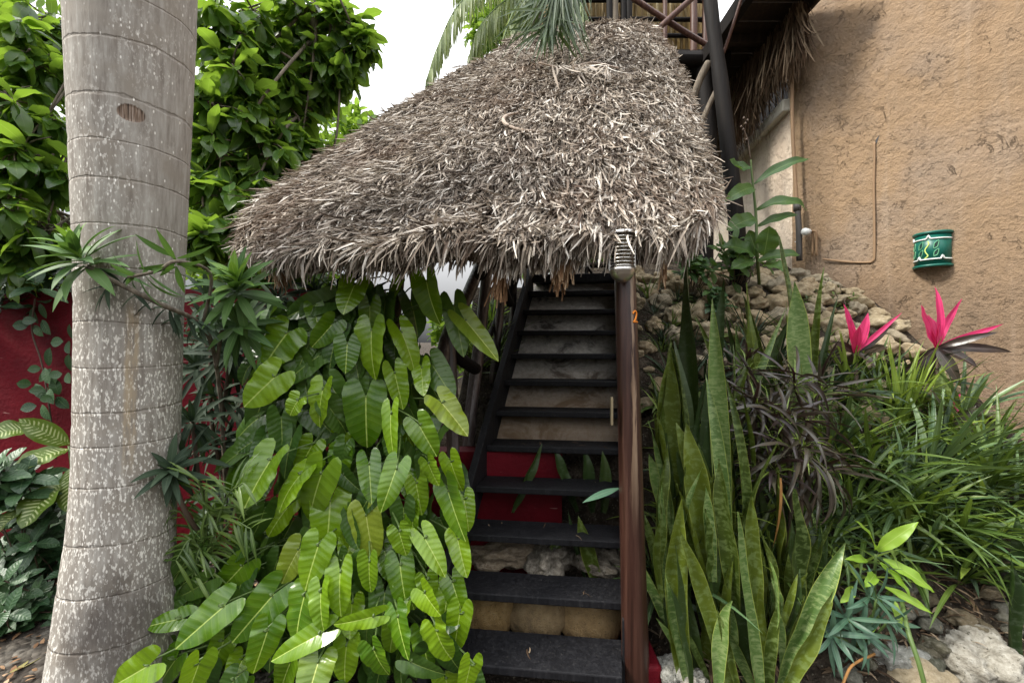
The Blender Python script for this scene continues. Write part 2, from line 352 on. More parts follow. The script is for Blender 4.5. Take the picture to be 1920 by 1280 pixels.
def m_post():
    g = G('varnished_post'); n = g.noise(g.mapv(g.obj, (26, 26, .9)), 1.6, 7, .62, .25); u, v, _ = g.sep(g.uv); x, y, z = g.sep(g.obj)
    c = g.ramp(n, [(.28, (.012, .005, .0035)), (.5, (.033, .012, .008)), (.72, (.065, .027, .017))])
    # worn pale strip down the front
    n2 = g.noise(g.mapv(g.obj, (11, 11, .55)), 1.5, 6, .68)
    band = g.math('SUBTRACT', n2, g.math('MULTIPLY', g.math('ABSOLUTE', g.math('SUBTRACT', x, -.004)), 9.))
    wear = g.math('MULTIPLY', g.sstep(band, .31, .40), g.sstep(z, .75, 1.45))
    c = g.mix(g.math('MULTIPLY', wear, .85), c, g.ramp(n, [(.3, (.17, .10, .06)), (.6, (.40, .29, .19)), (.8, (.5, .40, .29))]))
    return g.done(g.pbr(c, g.ramp(n, [(.3, .28), (.7, .5)]), g.bump(n, .4, .01), spec=.5, coat=.25))
def m_thatch(name, cols, rough=.85, tr=.12):
    g = G(name); r = g.rnd(); u, v, _ = g.sep(g.uv); x, y, z = g.sep(g.obj)
    c = g.ramp(r, cols)
    n = g.noise(g.obj, 1.6, 4, .6)
    c = g.mix(g.math('MULTIPLY', g.sstep(n, .46, .68), .55), c, g.mix(.45, c, (.24, .14, .09)))
    c = g.mix(g.math('MULTIPLY', g.sstep(z, 3.0, 4.4), .5), c, g.mix(.55, c, (.20, .20, .20)))
    fib = g.noise(g.mapv(g.uv, (14, 1.2, 1)), 2, 3)
    c = g.mix(g.math('MULTIPLY', g.sstep(fib, .45, .7), .3), c, (.10, .07, .05))
    p = g.pbr(c, rough, spec=.25); t = g.n('ShaderNodeBsdfTranslucent', {'Color': c}).outputs[0]
    return g.done(g.n('ShaderNodeMixShader', {0: tr, 1: p, 2: t}).outputs[0])
def m_plaster():
    g = G('stained_plaster'); n = g.noise(g.obj, 3.2, 7, .7, .6); n2 = g.noise(g.obj, 26, 6, .7); x, y, z = g.sep(g.obj)
    c = g.ramp(n2, [(.3, (.36, .33, .28)), (.6, (.60, .57, .52)), (.8, (.70, .67, .62))])
    c = g.mix(g.math('MULTIPLY', g.sstep(n, .50, .64), .85), c, (.05, .045, .04))
    c = g.mix(g.math('MULTIPLY', g.sstep(z, .62, .15), .75), c, (.20, .125, .065))
    return g.done(g.pbr(c, .9, g.bump(g.math('ADD', n, n2), .6, .02), spec=.2))
def m_stone(name, a, b, c_, sc1=7., dark=.6, sc2=40.):
    g = G(name); n = g.noise(g.obj, sc1, 6, .65); n2 = g.noise(g.obj, sc2, 5, .7); o = g.orand()
    c = g.ramp(n, [(.25, a), (.5, b), (.75, c_)])
    c = g.mix(g.math('MULTIPLY', g.sstep(o, .4, 1.), .75), c, g.mix(.6, c, (.30, .21, .12))); c = g.mix(g.math('MULTIPLY', g.sstep(o, .35, 0.), .5), c, (.20, .19, .165))
    c = g.mix(g.math('MULTIPLY', g.sstep(n2, .55, .7), dark), c, (.05, .045, .03))
    return g.done(g.pbr(c, .92, g.bump(g.math('ADD', n, g.math('MULTIPLY', n2, .6)), .8, .02), spec=.2))
def m_plain(name, col, rough=.5, metal=0., spec=.5, nz=.15):
    g = G(name); n = g.noise(g.obj, 24, 5, .6)
    c = g.mix(g.math('MULTIPLY', n, nz * 2), col, tuple(q * .45 for q in col))
    return g.done(g.pbr(c, rough, g.bump(n, .12, .004), metal=metal, spec=spec))
def m_brushed():
    g = G('brushed_steel'); n = g.noise(g.mapv(g.obj, (4, 4, 160)), 2, 3)
    return g.done(g.pbr(g.ramp(n, [(.3, (.50, .48, .44)), (.7, (.72, .70, .66))]), .34, g.bump(n, .08, .002), metal=1.))
def m_gravel():
    g = G('gravel'); v = g.n('ShaderNodeTexVoronoi', {'Vector': g.obj, 'Scale': 34.}); n = g.noise(g.obj, 4, 4)
    c = g.mix(v.outputs['Color'], (.03, .025, .020), (.20, .18, .15))
    c = g.mix(g.sstep(n, .36, .6), c, (.035, .028, .022))
    return g.done(g.pbr(c, .95, g.bump(g.math('MULTIPLY', v.outputs['Distance'], -1.), .9, .02), spec=.2))

SOIL = m_soil(); STUCCO = m_stucco('ochre_stucco'); STUCCO_FAR = m_stucco('sunlit_stucco', True); TRUNK = m_trunk(); RED = m_red()
BLACKWOOD = m_wood('black_painted_wood', (.004, .004, .005), (.008, .008, .010), (.021, .021, .023), .55, dust=.10, spec=.25)
DARKLOG = m_wood('dark_log', (.004, .003, .003), (.010, .008, .007), (.026, .021, .018), .62, spec=.2)
GREYLOG = m_wood('sky_sheen_log', (.03, .02, .018), (.085, .062, .055), (.24, .22, .22), .28, spec=.6)  # pale end of the grain colour carries the bluish sky sheen
REDLOG = m_wood('reddish_pole', (.03, .012, .008), (.085, .034, .022), (.20, .12, .085), .4)
BOARD = m_wood('brown_boards', (.015, .010, .007), (.04, .026, .018), (.085, .06, .042), .7, sc_=(14, 14, 2))
BARKB = m_wood('branch_bark', (.05, .04, .03), (.14, .115, .085), (.26, .22, .17), .8)
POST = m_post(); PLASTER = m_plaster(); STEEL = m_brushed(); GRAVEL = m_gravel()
THATCH = m_thatch('dry_thatch', [(0, (.04, .030, .024)), (.28, (.165, .13, .10)), (.52, (.36, .305, .248)), (.78, (.60, .54, .46)), (1, (.88, .83, .745))])
THATCH_IN = m_thatch('thatch_core', [(0, (.05, .035, .028)), (1, (.10, .07, .055))])
STRAWM = m_thatch('brown_thatch_ends', [(0, (.16, .085, .04)), (.5, (.36, .21, .11)), (1, (.58, .42, .27))])
FRINGE = m_thatch('hanging_thatch', [(0, (.04, .022, .012)), (.5, (.13, .085, .05)), (1, (.36, .28, .19))])
TAN = m_stone('tan_stone', (.20, .16, .09), (.38, .31, .20), (.55, .47, .34), 6, .75)
CORAL = m_stone('coral_rock', (.10, .10, .085), (.30, .30, .265), (.50, .50, .455), 10, .95, 22)
YSTONE = m_stone('yellow_stone', (.09, .055, .02), (.24, .155, .06), (.33, .24, .12), 5, .9)
GREENP = m_plain('green_glaze', (.004, .115, .085), .38); WHITEP = m_plain('white_paint', (.80, .82, .80), .5, nz=.06)
LGREEN = m_plain('pale_green_paint', (.18, .50, .28), .5); LIMEP = m_plain('lime_paint', (.60, .75, .20), .5); BROWNP = m_plain('brown_paint', (.10, .06, .05), .5)
DGREEN = m_plain('dark_green_hole', (.003, .028, .02), .6)
OCHREP = m_plain('ochre_pipe_paint', (.30, .19, .105), .7); DARKPIPE = m_plain('dark_pipe', (.06, .055, .05), .6)
ORANGE = m_plain('orange_paint', (.85, .26, .02), .5, nz=.05); BRASS = m_plain('brass', (.50, .42, .27), .45, 1.)
BARS = m_plain('window_dark', (.012, .010, .010), .4); SILL = m_plain('white_sill', (.74, .72, .62), .6)
BONE = m_wood('dry_stalk', (.22, .15, .11), (.45, .36, .29), (.66, .58, .49), .7)
CANE = m_thatch('pale_cane', [(0, (.42, .30, .13)), (.5, (.66, .53, .28)), (1, (.90, .80, .52))], tr=.5)
# leaves
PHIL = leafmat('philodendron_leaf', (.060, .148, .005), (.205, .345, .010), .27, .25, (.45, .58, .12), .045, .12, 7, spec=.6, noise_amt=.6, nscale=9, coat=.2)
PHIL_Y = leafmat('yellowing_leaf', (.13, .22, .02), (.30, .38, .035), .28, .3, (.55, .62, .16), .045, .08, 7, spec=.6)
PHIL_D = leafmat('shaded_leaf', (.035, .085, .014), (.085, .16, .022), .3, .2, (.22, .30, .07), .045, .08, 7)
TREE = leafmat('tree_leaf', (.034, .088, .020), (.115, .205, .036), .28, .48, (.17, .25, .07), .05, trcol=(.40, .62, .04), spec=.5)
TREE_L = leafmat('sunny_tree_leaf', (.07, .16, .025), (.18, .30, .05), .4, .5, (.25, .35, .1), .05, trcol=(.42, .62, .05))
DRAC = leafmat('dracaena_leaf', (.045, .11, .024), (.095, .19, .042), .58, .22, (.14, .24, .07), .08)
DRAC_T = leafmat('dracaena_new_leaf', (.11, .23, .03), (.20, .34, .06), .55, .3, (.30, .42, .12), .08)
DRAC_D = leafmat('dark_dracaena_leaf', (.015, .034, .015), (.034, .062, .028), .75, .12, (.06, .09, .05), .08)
def pat_sans(g, c, u, v, ud):
    n = g.noise(g.mapv(g.obj, (9, 9, 16)), 2.6, 5, .65, .5)
    c = g.mix(g.math('MULTIPLY', g.sstep(n, .47, .60), .62), c, (.16, .22, .07)); 
    return g.mix(g.math('MULTIPLY', g.sstep(ud, .90, .97), .6), c, (.26, .30, .06))
SANS = leafmat('snake_plant_leaf', (.026, .048, .007), (.10, .132, .013), .3, .12, pat=pat_sans, nscale=6)
def pat_sans2(g, c, u, v, ud):
    n = g.noise(g.mapv(g.obj, (8, 8, 20)), 3.0, 5, .65, .5)
    c = g.mix(g.math('MULTIPLY', g.sstep(n, .44, .62), .75), c, (.26, .33, .13)); 
    return g.mix(g.sstep(ud, .90, .97), c, (.30, .36, .08))
SANS_L = leafmat('mottled_snake_plant_leaf', (.07, .13, .03), (.12, .20, .05), .36, .12, pat=pat_sans2, nscale=6)
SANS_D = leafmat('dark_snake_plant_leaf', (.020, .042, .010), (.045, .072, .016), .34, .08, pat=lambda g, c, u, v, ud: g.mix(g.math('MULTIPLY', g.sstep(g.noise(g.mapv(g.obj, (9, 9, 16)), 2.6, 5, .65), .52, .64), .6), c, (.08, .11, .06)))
def pat_dief(g, c, u, v, ud):
    s = g.math('SINE', g.math('MULTIPLY', g.math('SUBTRACT', v, g.math('MULTIPLY', ud, .13)), 6.283 * 13))
    k = g.math('MULTIPLY', g.sstep(s, -.1, .7), g.sstep(ud, .78, .5))
    k = g.math('MULTIPLY', k, g.sstep(g.noise(g.obj, 26, 3), .36, .5))
    return g.mix(k, c, (.42, .48, .22))
DIEF = leafmat('dieffenbachia_leaf', (.05, .09, .014), (.10, .16, .02), .35, .2, (.12, .18, .04), .04, pat=pat_dief)
SHRUB = leafmat('shrub_leaf', (.022, .060, .022), (.055, .115, .042), .42, .15, (.10, .17, .07), .05, .25, 7)
GRASS = leafmat('strappy_leaf', (.035, .075, .014), (.13, .20, .035), .38, .25, (.18, .27, .08), .12)
GRASS_L = leafmat('yellow_green_blade', (.13, .20, .025), (.26, .36, .06), .38, .3, (.30, .40, .12), .12)
GRASS_B = leafmat('blue_green_blade', (.055, .11, .040), (.16, .24, .10), .36, .2, (.2, .3, .18), .10)
PURP = leafmat('purple_leaf', (.030, .019, .018), (.075, .072, .045), .3, .12, (.11, .08, .07), .08, trcol=(.15, .03, .03))
PINK = leafmat('pink_leaf', (.72, .025, .16), (.85, .08, .24), .4, .3, (.62, .03, .13), .10, trcol=(.9, .05, .2), pat=lambda g, c, u, v, ud: g.mix(g.sstep(g.noise(g.mapv(g.uv, (9, .7, 1)), 1.6, 3), .5, .66), c, (.45, .015, .09)))
CANNA = leafmat('canna_leaf', (.030, .080, .028), (.08, .16, .04), .4, .35, (.2, .3, .1), .05, .2, 14, trcol=(.25, .42, .04))
LIME = leafmat('lime_leaf', (.20, .36, .03), (.34, .52, .07), .4, .35, (.4, .55, .12), .06)
TEAL = leafmat('teal_leaf', (.045, .11, .065), (.10, .19, .12), .4, .15, (.15, .24, .15), .08)
DRYM = leafmat('dry_leaf', (.35, .15, .04), (.55, .30, .10), .7, .2)
PALML = leafmat('palm_leaflet', (.030, .060, .022), (.075, .12, .040), .4, .25, (.14, .18, .07), .15)
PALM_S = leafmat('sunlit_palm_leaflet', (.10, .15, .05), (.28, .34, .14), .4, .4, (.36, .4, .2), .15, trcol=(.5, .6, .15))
STEMG = m_plain('green_stem', (.10, .16, .04), .5); STEMB = m_plain('brown_stem', (.09, .06, .04), .7)

# ------------------------------------------------------------ ground
def gz(X, Y):
    X = np.asarray(X, float); Y = np.asarray(Y, float)
    left = np.where(Y < 3.66, 0., 1.25)
    mid = np.where(Y < 3.0, 0., np.clip(.76 + .9 * (Y - 3.05), 0, 2.30))
    r = .9 * (Y - 2.15); r = np.where(Y > 4.55, 2.16 + .5 * (Y - 4.55), r)
    r = np.clip(r, 0, 2.75) - 1.5 * np.maximum(0, X - 3.85) * (Y > 2.6) * (Y < 7); r = np.maximum(r, 0)
    mid = np.where(X < -.45, np.minimum(mid, .95), mid)
    k = np.clip((X - .70) / .10, 0, 1); k2 = np.clip((-1.16 - X) / .06, 0, 1)
    return (mid * (1 - k) + r * k) * (1 - k2) + left * k2
xs = np.concatenate([[-120, -60, -30, -16, -9], np.arange(-6, 6.6, .09), [7, 9, 16, 30, 60, 120]])
ys = np.concatenate([[-60, -20, -6, -2], np.arange(0, 8.1, .09), [9, 12, 20, 40, 80, 160]])
GX, GY = np.meshgrid(xs, ys)
GZ = gz(GX, GY) + np.where((GX > .8) & (GX < 6) & (GY < 8), 1, .25) * .05 * np.array([[mnoise.noise((x * 2.3, y * 2.3, 0)) for x in xs] for y in ys])
mb = MB(); mb.add(np.stack([GX, GY, GZ], -1), gridfaces(len(ys) - 1, len(xs) - 1))
tag(mb.build('ground', SOIL), kind='structure')

# ------------------------------------------------------------ walls
def wallpts():      # plan of the stucco house wall: near wall -> rounded corner -> far wall
    a = np.array([6.3, .50]); c = np.array([3.56, 5.30]); f = np.array([4.15, 10.0])
    pts = [a + (c - a) * t for t in np.linspace(0, .955, 40)]
    p0 = a + (c - a) * .955; p1 = c + (f - c) * .04
    for t in np.linspace(0, 1, 7)[1:]: pts.append((1 - t) ** 2 * p0 + 2 * t * (1 - t) * c + t * t * p1)
    return np.array(pts), np.array([p1 + (f - p1) * t for t in np.linspace(0, 1, 20)[1:]])
near, far = wallpts()
def wallmesh(pl, z0, z1, thick=.22, nz=40, amp=.018):
    d = np.gradient(pl, axis=0); d = d / np.linalg.norm(d, axis=1)[:, None]; n = np.stack([-d[:, 1], d[:, 0]], 1)   # towards the camera side
    zs = np.linspace(z0, z1, nz + 1); V = np.zeros((len(pl), nz + 1, 3))
    for i, (p, q) in enumerate(zip(pl, n)):
        for j, z in enumerate(zs):
            o = amp * mnoise.fractal((p[0] * 1.6, p[1] * 1.6, z * 1.6), 1, 2, 4)
            V[i, j] = (*(p + q * o), z)
    B = V.copy(); B[:, :, :2] -= (n * thick)[:, None]
    m = MB(); m.add(V, gridfaces(len(pl) - 1, nz)[:, ::-1]); m.add(B, gridfaces(len(pl) - 1, nz))
    for j in (0, nz):
        cap = np.stack([V[:, j], B[:, j]], 1); m.add(cap, gridfaces(len(pl) - 1, 1) if j == 0 else gridfaces(len(pl) - 1, 1)[:, ::-1])
    for i in (0, len(pl) - 1):
        cap = np.stack([V[i], B[i]], 1); m.add(cap, gridfaces(nz, 1) if i else gridfaces(nz, 1)[:, ::-1])
    return m
house = thing('stucco_house', 'ochre stucco house with rough hand-troweled wall and white-silled window', 'house', (3.56, 5.3, 2.6))
wallmesh(near, -.3, 7.2, nz=60).build('front_wall', STUCCO, house)
# far wall with the window opening
fd = nrm(far[-1] - far[0]); fn = np.array([-fd[1], fd[0]])
def fw(s, z, o=0.): p = np.array([3.56, 5.30]) + fd * s + fn * o; return np.array([p[0], p[1], z])
WA, WB, WZ = .30, 2.05, 4.78
mb = wallmesh(np.concatenate([near[-1:], far]), 1.8, WZ, nz=20, amp=.01); mb.build('side_wall', STUCCO_FAR, house)
mb = MB()
for s0, s1, z0, z1 in ((.19, WA, WZ, 7.2), (WB, 4.7, WZ, 7.2), (WA, WB, 6.1, 7.2)):
    obox(mb, fw(s0, z0, -.22), fw(s1, z0, -.22) - fw(s0, z0, -.22), fw(s0, z0) - fw(s0, z0, -.22), (0, 0, z1 - z0))
mb.build('upper_side_wall', STUCCO_FAR, house, smooth=False)
mb = MB(); obox(mb, fw(WA, WZ, -.20), fw(WB, WZ, -.2) - fw(WA, WZ, -.2), fw(WA, WZ, -.18) - fw(WA, WZ, -.2), (0, 0, 1.32))
win = mb.build('window', BARS, house, smooth=False)
mb = MB()
for s in np.arange(WA + .12, WB, .2): tube(mb, [fw(s, WZ + .07, -.09), fw(s, 6.1, -.09)], .010, 6)
mb.build('window_bars', DARKLOG, win)
for a, b in ((WA - .05, .98), (1.06, WB + .1)):
    mb = MB(); obox(mb, fw(a, WZ - .10, -.06), fw(b, WZ, -.06) - fw(a, WZ, -.06), fw(a, WZ, .09) - fw(a, WZ, -.06), (0, 0, .16))
    bevel(weld(mb.build('window_sill', SILL, house, smooth=False)), .02, 3)
for s in (.6, 1.62):
    mb = MB(); obox(mb, fw(s, 2.88, .004), fw(s + .2, 0) - fw(s, 0), fw(0, 0, .06) - fw(0, 0), (0, 0, .36)); bx = mb.build('meter_box', m_plain('meter_grey', (.36, .34, .28), .6), house, smooth=False)
    mb = MB(); obox(mb, fw(s + .05, 3.12, .066), fw(s + .1, 0) - fw(s, 0), fw(0, 0, .01) - fw(0, 0), (0, 0, .06)); mb.build('meter_window', BARS, bx, smooth=False)
def rbox(name, a, b, z0, z1, m, lab, cat, nm='wall'):
    ...
def redwall(x0, x1, y, z1, label, th=.16, z0=-.2):
    m = MB(); nx = max(8, int((x1 - x0) / .08)); nz = 14
    X = np.linspace(x0, x1, nx + 1); Z = np.linspace(z0, z1, nz + 1)
    for sgn in (-1, 1):
        V = np.array([[[x, y + sgn * th / 2 + .008 * mnoise.noise((x * 4, z * 4, sgn)), z] for z in Z] for x in X])
        m.add(V, gridfaces(nx, nz)[:, ::sgn])
    V = np.array([[[x, y - th / 2, z1], [x, y + th / 2, z1]] for x in X]); m.add(V + [0, 0, -.001], gridfaces(nx, 1)[:, ::-1])
    for x in (x0, x1):
        V = np.array([[[x, y - th / 2, z], [x, y + th / 2, z]] for z in Z]); m.add(V, gridfaces(nz, 1)[:, ::(1 if x == x1 else -1)])
    o = m.build('garden_wall', RED, None, loc=(x0, y, 0))
    return tag(o, label, 'wall')
redwall(-14, -1.08, 3.60, 2.13, 'tall dark red painted garden wall behind the grey palm trunk')
redwall(-1.30, .34, 3.0, .95, 'low red wall seen between the treads under the stairs')
mb = MB(); obox(mb, (.62, 2.02, -.1), (.09, 0, 0), (0, .90, 0), (0, 0, .27)); o = mb.build('kerb_wall', RED, None, smooth=False, loc=(.73, 2.4, 0)); bevel(weld(o), .02, 3)
tag(o, 'short low red kerb at the foot of the brown post, beside the snake plants', 'kerb')

# ------------------------------------------------------------ stairs
SD = np.array([.0548, .221]) ; WV = np.array([-.9936, .113]) * .875; RZ = .2
def st(k, q, z=0., back=0.):      # point on the front edge of step k (q=0 right end, q=1 left end)
    p = np.array([.532, 2.146]) + SD * (k + back) + WV * q
    return np.array([p[0], p[1], .396 + RZ * k + z])
stairs = thing('staircase', 'steep black painted wooden stairs climbing under the thatched roof', 'stairs', (.1, 2.0, 0))
for k in range(-1, 11):
    mb = MB(); c = []
    bk = .98 if k < 10 else 3.2
    if k == -1: bk = 1.12
    for z in (-.040 if k < 10 else -.085, 0): c += [st(k, -.02, z), st(k, -.02, z, bk), st(k, 1.0, z, bk), st(k, 1.0, z)]
    hexa(mb, c); o = mb.build('tread', BLACKWOOD, stairs, smooth=False); bevel(weld(o), .006, 2)
for q0, q1, k0 in ((1.0, 1.055, -1.1), (-.075, -.02, -.5)):
    mb = MB(); c = []
    for z in (-.24, .085):
        c += [st(k0, q0, z), st(10.3, q0, z), st(10.3, q1, z), st(k0, q1, z)]
    hexa(mb, c); o = mb.build('stringer', BLACKWOOD, stairs, smooth=False); bevel(weld(o), .006, 2)
# stained plaster slope behind the treads
mb = MB(); n = 40
V = np.array([[st(k, q, -.235 + .012 * mnoise.noise((k * 2, q * 5, 0))) for q in np.linspace(-.06, 1.02, 13)] for k in np.linspace(4.35, 10.9, n + 1)])
mb.add(V, gridfaces(n, 12)); V2 = V.copy(); V2[..., 2] -= .1; mb.add(V2, gridfaces(n, 12)[:, ::-1])
mb.add(np.stack([V[0], V2[0]], 1), gridfaces(12, 1))
tag(mb.build('plaster_bank', PLASTER, None, loc=(.5, 3.1, 1)), 'dirty pale plaster slope showing between the upper stair treads', 'slope')
mb = MB(); N = 34; q = np.array([st(k, a, .006 + (0 if k < 10 else 0), b) for k, a, b in zip(rng.integers(-1, 8, N), rng.uniform(.02, .95, N), rng.uniform(.1, .85, N))])
blades(mb, q, np.stack([rng.normal(0, 1, N), rng.normal(0, 1, N), np.zeros(N)], 1), (0, 0, 1), rng.uniform(.015, .07, N), rng.uniform(.003, .010, N), STRAW, bend=.2, side=rng.normal(0, .8, N), nu=3)
tag(mb.build('straw_litter', FRINGE, None), kind='stuff')
# ------------------------------------------------------------ rocks
def rockmesh(name, m, rough=.16, fr=1.6, sub=3, flat=.75, seed=0, pits=0.):
    bm = bmesh.new(); bmesh.ops.create_icosphere(bm, subdivisions=sub, radius=.5)
    for v in bm.verts:
        p = v.co.copy(); o = Vector((seed * 7.3, seed * 3.1, 0))
        s = 1 + rough * 2 * mnoise.noise(p * fr * 2 + o) + rough * .8 * mnoise.noise(p * fr * 5 + o)
        if pits: s -= pits * max(0, mnoise.noise(p * 11 + o)) + pits * .6 * max(0, mnoise.noise(p * 23 + o))
        v.co = Vector((p.x, p.y * .9, p.z * flat)) * s
    me = bpy.data.meshes.new(name); bm.to_mesh(me); bm.free(); me.materials.append(m)
    for p in me.polygons: p.use_smooth = True
    return me
TANM = [rockmesh('stone', TAN, .19, 1.0 + .15 * i, 4, .55 + .07 * i, i, .015) for i in range(7)]
CORM = [rockmesh('coral_rock', CORAL, .24, 1.3, 5, .85, i + 20, .20) for i in range(4)]
def rock(me, p, s, label, cat='stone', group=None, name='stone', rot=None):
    o = bpy.data.objects.new(name, me); COL.objects.link(o); o.location = tuple(p); o.scale = s if hasattr(s, '__len__') else (s, s, s)
    o.rotation_euler = rot or (random.uniform(-.5, .5), random.uniform(-.5, .5), random.uniform(0, 6.28))
    return tag(o, label, cat, group)
MOSS = [rockmesh('mossy_stone', m_stone('mossy_stone', (.035, .040, .022), (.11, .11, .08), (.26, .25, .21), 9, .8, 30), .22, 1.4, 3, .75, i + 80, .1) for i in range(3)]
RUB = [rockmesh('rubble', m_stone('rubble_stone', (.05, .045, .035), (.17, .15, .12), (.34, .31, .26), 11, .9, 30), .25, 1.6, 4, .8, i + 60, .35) for i in range(3)]
placed = []
def try_rocks(n, xr, yr, s0, s1, lab, group):
    for _ in range(n * 14):
        if n <= 0: break
        x, y = random.uniform(*xr), random.uniform(*yr); s = random.uniform(s0, s1)
        if any((x - a) ** 2 + ((y - b) * 1.35) ** 2 < (.40 * (s + r)) ** 2 for a, b, r in placed): continue
        # keep in front of the house wall
        if x + .571 * (y - 5.3) > 3.56 - .2: continue
        placed.append((x, y, s)); n -= 1
        rock(random.choice(TANM), (x, y, float(gz(x, y)) + .10 * s), (s * random.uniform(.85, 1.2), s * random.uniform(.85, 1.1), s * random.uniform(.75, 1.05)), lab, 'stone', group)
try_rocks(120, (1.5, 3.7), (3.3, 5.25), .18, .29, 'rounded tan stone bedded in the sloping rockery beside the stairs', 'stones of the rockery')
try_rocks(40, (.95, 3.75), (3.3, 5.25), .11, .20, 'rounded tan stone bedded in the sloping rockery beside the stairs', 'stones of the rockery')
for (px, py, d, s, lab) in ((1720, 1268, 2.16, .30, 'smooth rounded pale boulder between two pitted rocks at the bottom edge'),):
    rock(TANM[2], P(px, py, d), (s * 1.1, s, s * .7), lab, 'rock', name='boulder', rot=(0, 0, .4))
for i, (px, py, d, s, lab) in enumerate((
    (1668, 1240, 2.25, .27, 'pitted grey coral rock left of the smooth boulder under the teal leaves'),
    (1838, 1245, 2.2, .36, 'largest pitted white coral rock near the bottom right corner'),
    (1725, 1195, 2.5, .26, 'mossy coral rock behind the smooth boulder'),
    (1850, 1180, 2.6, .30, 'dark mossy rock behind the largest white coral rock'),
    (1590, 1225, 2.35, .26, 'grey coral rock beneath the mottled leaning snake plant leaf'),
    (1262, 1262, 2.05, .15, 'small white coral rock at the foot of the post beside the red kerb'),
    (1300, 1285, 2.0, .14, 'small coral rock under the leftmost snake plant leaves'),
    (1760, 1110, 2.9, .22, 'half hidden grey rock in shade under the grassy tuft'))):
    rock(CORM[i % 4], P(px, py, d), (s * 1.1, s, s * .95), lab, 'rock', name='coral_rock', rot=(0, 0, i * 1.7))
for i, (k, q, z, s, lab) in enumerate(((0, .80, .08, .30, 'pale rubble stone under the stairs at the left stringer'), (0, .45, .07, .34, 'flat rubble stone under the middle of the lower stairs'), (0, .12, .05, .30, 'dark rubble stone under the stairs beside the post'))):
    p = st(k + 1.9, q); p[2] = .36 + z * .4
    rock(RUB[i], p, (s * 1.3, s * .8, s * .7), lab, 'rock', name='rubble_stone', rot=(0, 0, i * 1.3))
for i, (q, lab) in enumerate(((.83, 'yellow stone block under the lowest treads, left side'), (.5, 'yellow stone block under the middle of the lowest treads'), (.17, 'yellow stone block under the lowest treads beside the post'))):
    p = st(.9, q); p[2] = .17
    rock(rockmesh('yellow_block', YSTONE, .09, 1.1, 3, 1., 40 + i), p, (.33, .24, .34), lab, 'stone', name='yellow_stone', rot=(0, 0, -.1))
# ------------------------------------------------------------ post, number, lamp, latch
post = thing('newel_post', 'varnished brown round wooden post with orange number 2 at the stair foot', 'post', P(1184, 900, 2.06) * [1, 1, 0])
pts = [P(1193, 1330, 2.06), P(1190, 1180, 2.06), P(1184, 950, 2.06), P(1179, 750, 2.06), P(1173, 560, 2.08), P(1171, 500, 2.09), P(1169, 448, 2.10)]
rad = np.array([26, 24.5, 22.5, 21, 20, 19.5, 19.5]) / F * 2.06
cp = bez(pts, 40); cr = np.interp(np.linspace(0, 1, 40), np.linspace(0, 1, 7), rad)
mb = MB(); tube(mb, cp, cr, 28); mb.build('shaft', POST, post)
# digit 2 painted on the right of the shaft
two = [(-.8, .55), (-.55, .95), (0, 1.1), (.55, .9), (.7, .45), (.4, 0), (-.2, -.6), (-.75, -1.05), (.1, -1.0), (.85, -1.05)]
def on_post(dx, dz, out=.002):
    z = EYE - (594 - 640) / F * 2.05 + dz; i = np.argmin(abs(cp[:, 2] - z)); a = R(36) + dx / cr[i]
    return np.array([cp[i, 0] + math.sin(a) * (cr[i] + out), cp[i, 1] - math.cos(a) * (cr[i] + out), z])
mb = MB(); pp = bez([on_post(x * .016, y * .024) for x, y in two], 40); tube(mb, pp, .0042, 6); mb.build('painted_number', ORANGE, post)
mb = MB(); lp = P(1147, 766, 2.02)
obox(mb, lp + [-.006, -.012, -.075], (.010, 0, 0), (0, .02, 0), (0, 0, .13)); l = thing('gate_latch', 'small brass latch plate on the left side of the brown post', 'latch', lp)
mb.build('plate', BRASS, l, smooth=False);
# louvred half-round lamp
LC = np.array([P(1167, 510, 1.99)[0], 1.995, 2.035])
lamp = thing('post_lamp', 'brushed metal louvred lamp with bowl base fixed on the brown post', 'lamp', LC)
a0, a1 = -math.pi * 1.06, math.pi * .06
mb = MB(); lathe(mb, [(.001, -.062), (.018, -.060), (.036, -.050), (.050, -.032), (.058, -.010), (.061, .004), (.058, .004), (.052, -.004)], LC, 32, a0, a1); mb.build('bowl', STEEL, lamp)
mb = MB()
for i in range(9):
    z = .012 + i * .0165; lathe(mb, [(.044, z + .006), (.058, z - .002), (.0585, z + .000), (.045, z + .0085)], LC, 28, a0, a1)
mb.build('louvres', STEEL, lamp)
mb = MB(); lathe(mb, [(.036, .0), (.036, .16)], LC, 20, a0, a1); mb.build('diffuser', m_plain('lamp_diffuser', (.55, .52, .40), .4), lamp)
mb = MB(); lathe(mb, [(.061, .160), (.061, .172), (.001, .180)], LC, 28, a0, a1)
for s in (-1, 1): obox(mb, LC + [s * .0575 - .004, -.004, 0], (.008, 0, 0), (0, .012, 0), (0, 0, .165))
mb.build('frame', STEEL, lamp)

